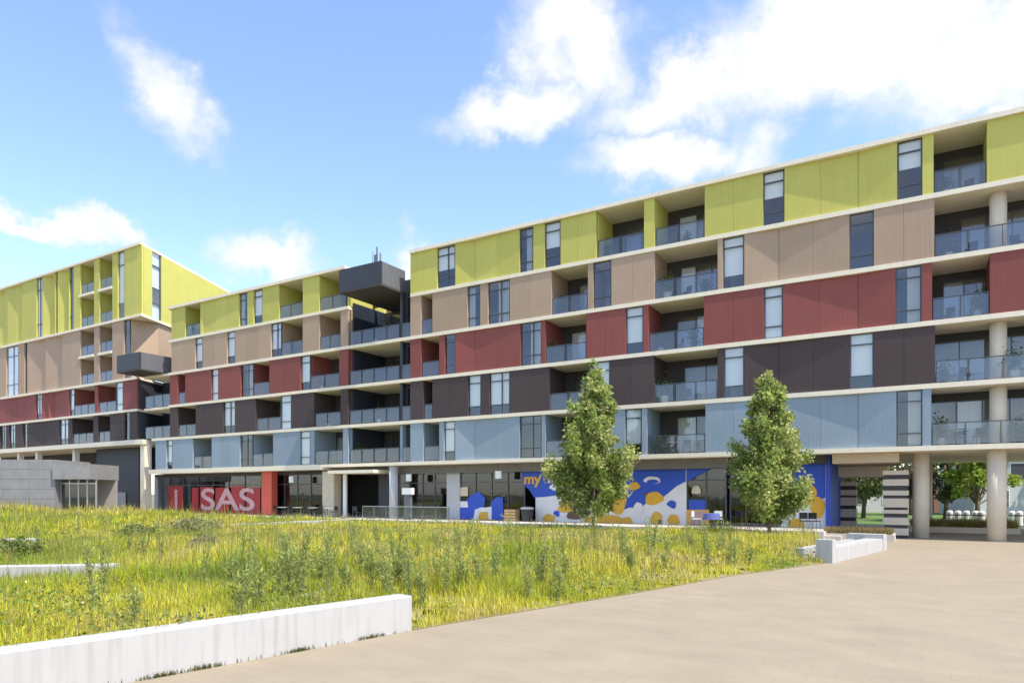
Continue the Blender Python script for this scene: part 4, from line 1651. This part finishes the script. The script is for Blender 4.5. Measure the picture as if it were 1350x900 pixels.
def weed(seed, h, name='tall_weed'):
    r_ = np.random.default_rng(seed)
    t = empty(name)
    st = MB()
    P, C = [], []
    ns = 5
    for k in range(ns):
        az, ln = r_.uniform(0, 6.28), r_.uniform(.03, .28)
        hh = h * r_.uniform(.65, 1.0)
        pts = [(math.cos(az) * ln * q_ * q_ * hh + r_.normal(0, .01), math.sin(az) * ln * q_ * q_ * hh, hh * q_ - .05) for q_ in (0, .35, .7, 1)]
        st.tube(pts, [.009, .008, .006, .003], 5)
        for i in range(46):
            q_ = r_.uniform(.08, 1.0)
            b_ = np.array([np.interp(q_, (0, .35, .7, 1), [p[j] for p in pts]) for j in range(3)])
            P.append(b_ + r_.normal(0, .025 + .035 * (1 - q_), 3) * np.array((1, 1, .6)))
    st.build('stems', 'weedstem', t)
    P = np.array(P)
    C = np.tile([[.34, .39, .11]], (len(P), 1)) * r_.uniform(.65, 1.35, (len(P), 1))
    leaf_cloud('leaves', P, np.full(len(P), .10), C, t, up=-1.3, aspect=4.2)
    return t


protos = [weed(i, h) for i, h in ((1, 1.1), (2, 1.4), (3, .85), (4, 1.2))]
spots = []
rs = random.Random(5)
for (x, y, n_, sx, sy) in ((490, 792, 8, 45, 12), (525, 785, 5, 18, 10), (335, 800, 4, 30, 10), (160, 815, 3, 25, 8), (400, 760, 6, 50, 15), (720, 775, 5, 50, 10),
                           (640, 770, 4, 40, 12), (800, 745, 5, 60, 8), (930, 742, 4, 40, 6), (1010, 742, 3, 25, 4), (250, 745, 5, 60, 10), (560, 740, 5, 60, 10),
                           (120, 730, 4, 60, 10), (700, 725, 4, 60, 5), (450, 775, 10, 60, 14), (590, 765, 8, 50, 14), (680, 762, 8, 60, 12),
                           (860, 748, 7, 70, 8), (350, 775, 6, 60, 14), (960, 732, 5, 50, 5)):
    for k in range(n_):
        spots.append((x + rs.gauss(0, sx), y + rs.gauss(0, sy)))
cnt = 0
for i, (x, y) in enumerate(spots):
    p = G(x, max(y, 700), .15)
    a_ = in_poly(np.array([p.x]), np.array([p.y]), MEADOW)[0] and edge_dist(np.array([p.x]), np.array([p.y]))[0] > .35
    if not a_:
        continue
    o = protos[cnt] if cnt < 4 else copy_tree(protos[cnt % 4])
    cnt += 1
    p.z = float(terrain(np.array([p.x]), np.array([p.y]))[0])
    o.location = p
    o.rotation_euler = (0, 0, rs.uniform(0, 6.28))
    sc_ = rs.uniform(.75, 1.15)
    o.scale = (sc_, sc_, sc_)
    wd_ = abs((p.x - wl0.x) * fw_dir.y - (p.y - wl0.y) * fw_dir.x)
    if wd_ < 3.2 and p.y < 13.5:
        wl_ = 'tall thin leafy weed just behind the long white plaza wall'
    elif edge_dist(np.array([p.x]), np.array([p.y]))[0] < 2.6 and p.y < 27:
        wl_ = 'tall thin leafy weed close to the curved plaza edge'
    elif p.y > 26:
        wl_ = 'tall thin leafy weed in the far meadow before the shop terrace'
    else:
        wl_ = 'tall thin leafy weed out in the middle of the yellow meadow'
    tag(o, wl_, 'weed', 'weeds ' + wl_[21:])


def bush(p, r0, h, seed, label, hue):
    r_ = np.random.default_rng(seed)
    t = empty('shrub', tuple(p), 0, label, 'shrub')
    st = MB()
    for k in range(9):
        az = k * .7
        st.tube([(0, 0, -.05), (math.cos(az) * r0 * .4, math.sin(az) * r0 * .4, h * .5), (math.cos(az) * r0 * .7, math.sin(az) * r0 * .7, h * .8)], [.02, .013, .004], 5)
    st.build('stems', 'bark', t)
    n_ = 1700
    a = r_.normal(size=(n_, 3))
    a /= np.linalg.norm(a, axis=1)[:, None]
    q_ = r_.uniform(.35, 1.0, n_)[:, None] * (1 + .25 * np.sin(3 * a[:, :1] * 3 + a[:, 1:2] * 5))
    P = a * q_ * np.array((r0, r0, h * .55)) + np.array((0, 0, h * .55))
    P = P[P[:, 2] > .03]
    C = np.tile([hue], (len(P), 1)) * r_.uniform(.6, 1.35, (len(P), 1))
    leaf_cloud('leaves', P, np.full(len(P), .13), C, t)
    return t


def onm(x, y):
    p = G(x, y, .2)
    p.z = float(terrain(np.array([p.x]), np.array([p.y]))[0])
    return p


bush(onm(256, 703), 1.3, .75, 1, 'grey olive shrub near the red shop window banner', (.30, .31, .15))
bush(onm(268, 740), .45, .6, 2, 'small dusty mauve shrub in the middle of the meadow', (.30, .24, .20))
bush(onm(20, 738), .7, .6, 3, 'leafy green shrub behind the half buried white wall', (.20, .25, .07))
bush(onm(180, 712), .8, .6, 4, 'leafy green shrub on the far side of the meadow', (.19, .24, .08))

# ------------------------------------------------------------------ cafe furniture


def chair(mat, label, group, name='cafe_chair'):
    t = empty(name, label=label, cat='chair', group=group)
    box('seat', mat, t, -.21, .21, -.21, .21, .42, .46)
    MB().prism([(-.21, .19), (.21, .19), (.21, .23), (-.21, .23)], .55, .86).build('backrest', mat, t)
    for sx in (-1, 1):
        MB().tube([(sx * .2, -.19, 0), (sx * .18, -.17, .42)], [.014, .016], 6).build('leg', 'frame', t)
        MB().tube([(sx * .2, .22, 0), (sx * .18, .19, .45), (sx * .18, .21, .57)], [.014, .016, .016], 6).build('leg', 'frame', t)
    return t


def table(mat, label, group, name='cafe_table'):
    t = empty(name, label=label, cat='table', group=group)
    MB().tube([(0, 0, .71), (0, 0, .74)], [.38, .38], 20).build('table_top', mat, t)
    MB().tube([(0, 0, .03), (0, 0, .71)], [.03, .03], 8).build('pedestal', 'frame', t)
    MB().tube([(0, 0, 0), (0, 0, .03)], [.24, .22], 16).build('base', 'frame', t)
    return t


chA = chair('blackplastic', 'black chair on the dark cafe terrace beside the red pier', 'black terrace chairs')
tbA = table('palegrey', 'round grey table on the dark cafe terrace beside the red pier', 'round terrace tables')
first = [True, True]


def place(proto, idx, u, d, z, rz, label=None, group=None):
    o = proto if first[idx] else copy_tree(proto)
    first[idx] = False
    o.location = W(u, d, z)
    o.rotation_euler = (0, 0, ROT + rz)
    if label:
        o['label'] = label
    if group:
        o['group'] = group
    return o


for i, x in enumerate((372, 392, 412, 432)):
    u = U(x, -.6)
    place(tbA, 1, u, -.6, TZ, 0)
    for (du, dd, rz) in ((.62, 0, R(-90)), (-.62, 0, R(90)), (0, .62, 0)):
        place(chA, 0, u + du, -.6 + dd, TZ, rz + random.uniform(-.3, .3))
for x in (470, 490):
    u = U(x, -.4)
    place(chA, 0, u, -.4, TZ, R(random.uniform(0, 360)), 'black chair before the recessed dark entry beside the cream pier', 'chairs at the recessed entry')
# table with a blue cloth and its chairs near the second tree
u = U(938, -.9)
o = place(tbA, 1, u, -.9, TZ, 0, 'round table under a blue cloth near the mural shop door', 'cloth-covered table')
cl = MB()
ring = 20
cl.tube([(0, 0, .42), (0, 0, .745), (0, 0, .752)], [.47, .41, .40], ring)
ct = cl.build('tablecloth', 'bluecloth')
ct.location = W(u, -.9, TZ)
tag(ct, 'blue cloth over the round table near the mural shop door', 'tablecloth')
wc = chair('whitepaint', 'white chair drawn up to the blue-clothed table', 'white chairs at the blue table')
wc.location = W(u - .8, -.9, TZ)
wc.rotation_euler = (0, 0, ROT + R(90))
wc2 = copy_tree(wc)
wc2.location = W(u + .1, -.1, TZ)
wc2.rotation_euler = (0, 0, ROT)
for x in (1062, 1074):
    u = U(x, -.8)
    place(chA, 0, u, -.8, TZ, R(160), 'black chair beside the yellow painted figure at the mural end', 'black chairs at the mural end')
# low glass fence on the terrace
fence = empty('terrace_fence', (OX, OY, 0), ROT, 'low glass fence on the terrace either side of the round grey column', 'fence')
ua, ub = U(478, -1.9), U(592, -1.9)
n = 7
for i in range(n + 1):
    c = ua + (ub - ua) * i / n
    box('post', 'slate_light', fence, c - .025, c + .025, -1.925, -1.875, TZ, TZ + .95)
    if i < n:
        box('glass_pane', 'glass_rail', fence, c + .05, c + (ub - ua) / n - .05, -1.906, -1.894, TZ + .08, TZ + .88)
        box('rail', 'silver', fence, c + .025, c + (ub - ua) / n - .025, -1.92, -1.88, TZ + .9, TZ + .95)
# crate and dark bin at the shop window
cr = empty('wooden_crate', tuple(W(U(675, .9), .9, TZ)), ROT, 'small wooden crate standing between blue sticker and white mural', 'crate')
for k in range(4):
    box('slat', 'crate', cr, -.42, .42, -.3, -.27, .04 + k * .19, .19 + k * .19)
    box('slat', 'crate', cr, -.42, .42, .27, .3, .04 + k * .19, .19 + k * .19)
box('end_board', 'crate', cr, -.42, -.39, -.268, .268, 0.0, .78)
box('end_board', 'crate', cr, .39, .42, -.268, .268, 0.0, .78)
box('bottom_board', 'crate', cr, -.388, .388, -.268, .268, 0.0, .03)
bn = empty('litter_bin', tuple(W(U(695, .8), .8, TZ)), ROT, 'squat dark bin with pale lid beside the wooden crate', 'bin')
MB().tube([(0, 0, 0), (0, 0, .8)], [.34, .42], 16).build('body', 'slate', bn)
MB().tube([(0, 0, .8), (0, 0, .9), (0, 0, .95)], [.44, .44, .3], 16).build('lid', 'palegrey', bn)

# furniture on balconies of the blue and red levels
for (x, lvl, lab) in ((880, 0, 'blue level balcony between the two street trees'), (905, 0, 'blue level balcony between the two street trees'),
                      (745, 0, 'blue level balcony behind the first street tree'), (1262, 0, 'blue level balcony over the undercroft'), (1290, 0, 'blue level balcony over the undercroft'),
                      (432, 0, 'blue level balcony over the cream pier'), (1250, 2, 'red level balcony over the undercroft')):
    u = U(x, 1.3)
    z = LV[lvl] + TH
    place(chA, 0, u, 1.3, z, R(random.uniform(-40, 40)), 'dark chair on the ' + lab, 'chairs on the ' + lab)
    if x in (905, 1290, 432):
        place(tbA, 1, u - .75, 1.2, z, 0, 'small round table on the ' + lab, 'tables on the ' + lab)

# potted plants and a few more chairs on balconies
def potted(seed):
    r_ = np.random.default_rng(seed)
    t = empty('potted_plant')
    MB().tube([(0, 0, 0), (0, 0, .36), (0, 0, .38)], [.14, .19, .19], 12).build('pot', random.choice(['beige', 'slate', 'whitepaint']), t)
    n_ = 260
    P = r_.normal(0, 1, (n_, 3)) * np.array((.17, .17, .24)) + np.array((0, 0, .78))
    P[:, 2] = np.maximum(P[:, 2], .38)
    C = np.tile([[.12, .17, .05]], (n_, 1)) * r_.uniform(.6, 1.4, (n_, 1))
    leaf_cloud('foliage', P, np.full(n_, .13), C, t)
    MB().tube([(0, 0, .3), (.02, 0, .85)], [.02, .012], 6).build('stem', 'bark', t)
    return t


pots = [potted(i) for i in (3, 4)]
k = 0
for (x, lv) in ((800, 4), (905, 4), (1248, 4), (740, 3), (880, 3), (930, 3), (1250, 3), (730, 2), (870, 2), (915, 2), (1290, 2), (736, 1), (876, 1), (1245, 1), (1338, 1),
                (866, 0), (1240, 0), (1345, 0), (256, 4), (388, 3), (425, 2), (246, 1), (432, 1), (268, 0), (345, 0), (480, 2), (500, 1), (476, 0), (495, 3)):
    o = pots[k] if k < 2 else copy_tree(pots[k % 2])
    dd = random.uniform(.6, 1.5)
    o.location = W(U(x, dd), dd, LV[lv] + TH)
    o.rotation_euler = (0, 0, random.uniform(0, 6))
    sc_ = random.uniform(.8, 1.25)
    o.scale = (sc_, sc_, sc_)
    lab = ['blue', 'charcoal', 'red', 'brown', 'lime'][lv]
    tag(o, 'green potted plant on a balcony of the %s level' % lab, 'plant', 'plants on the %s level balconies' % lab)
    k += 1
for (x, lv) in ((815, 4), (890, 4), (1275, 4), (755, 3), (905, 3), (1280, 3), (745, 2), (895, 2), (755, 1), (905, 1), (1275, 1), (1340, 3)):
    lab = ['blue', 'charcoal', 'red', 'brown', 'lime'][lv]
    place(chA, 0, U(x, 1.2), 1.2, LV[lv] + TH, random.uniform(-1, 1), 'dark chair on a balcony of the %s level' % lab, 'chairs on the %s level balconies' % lab)
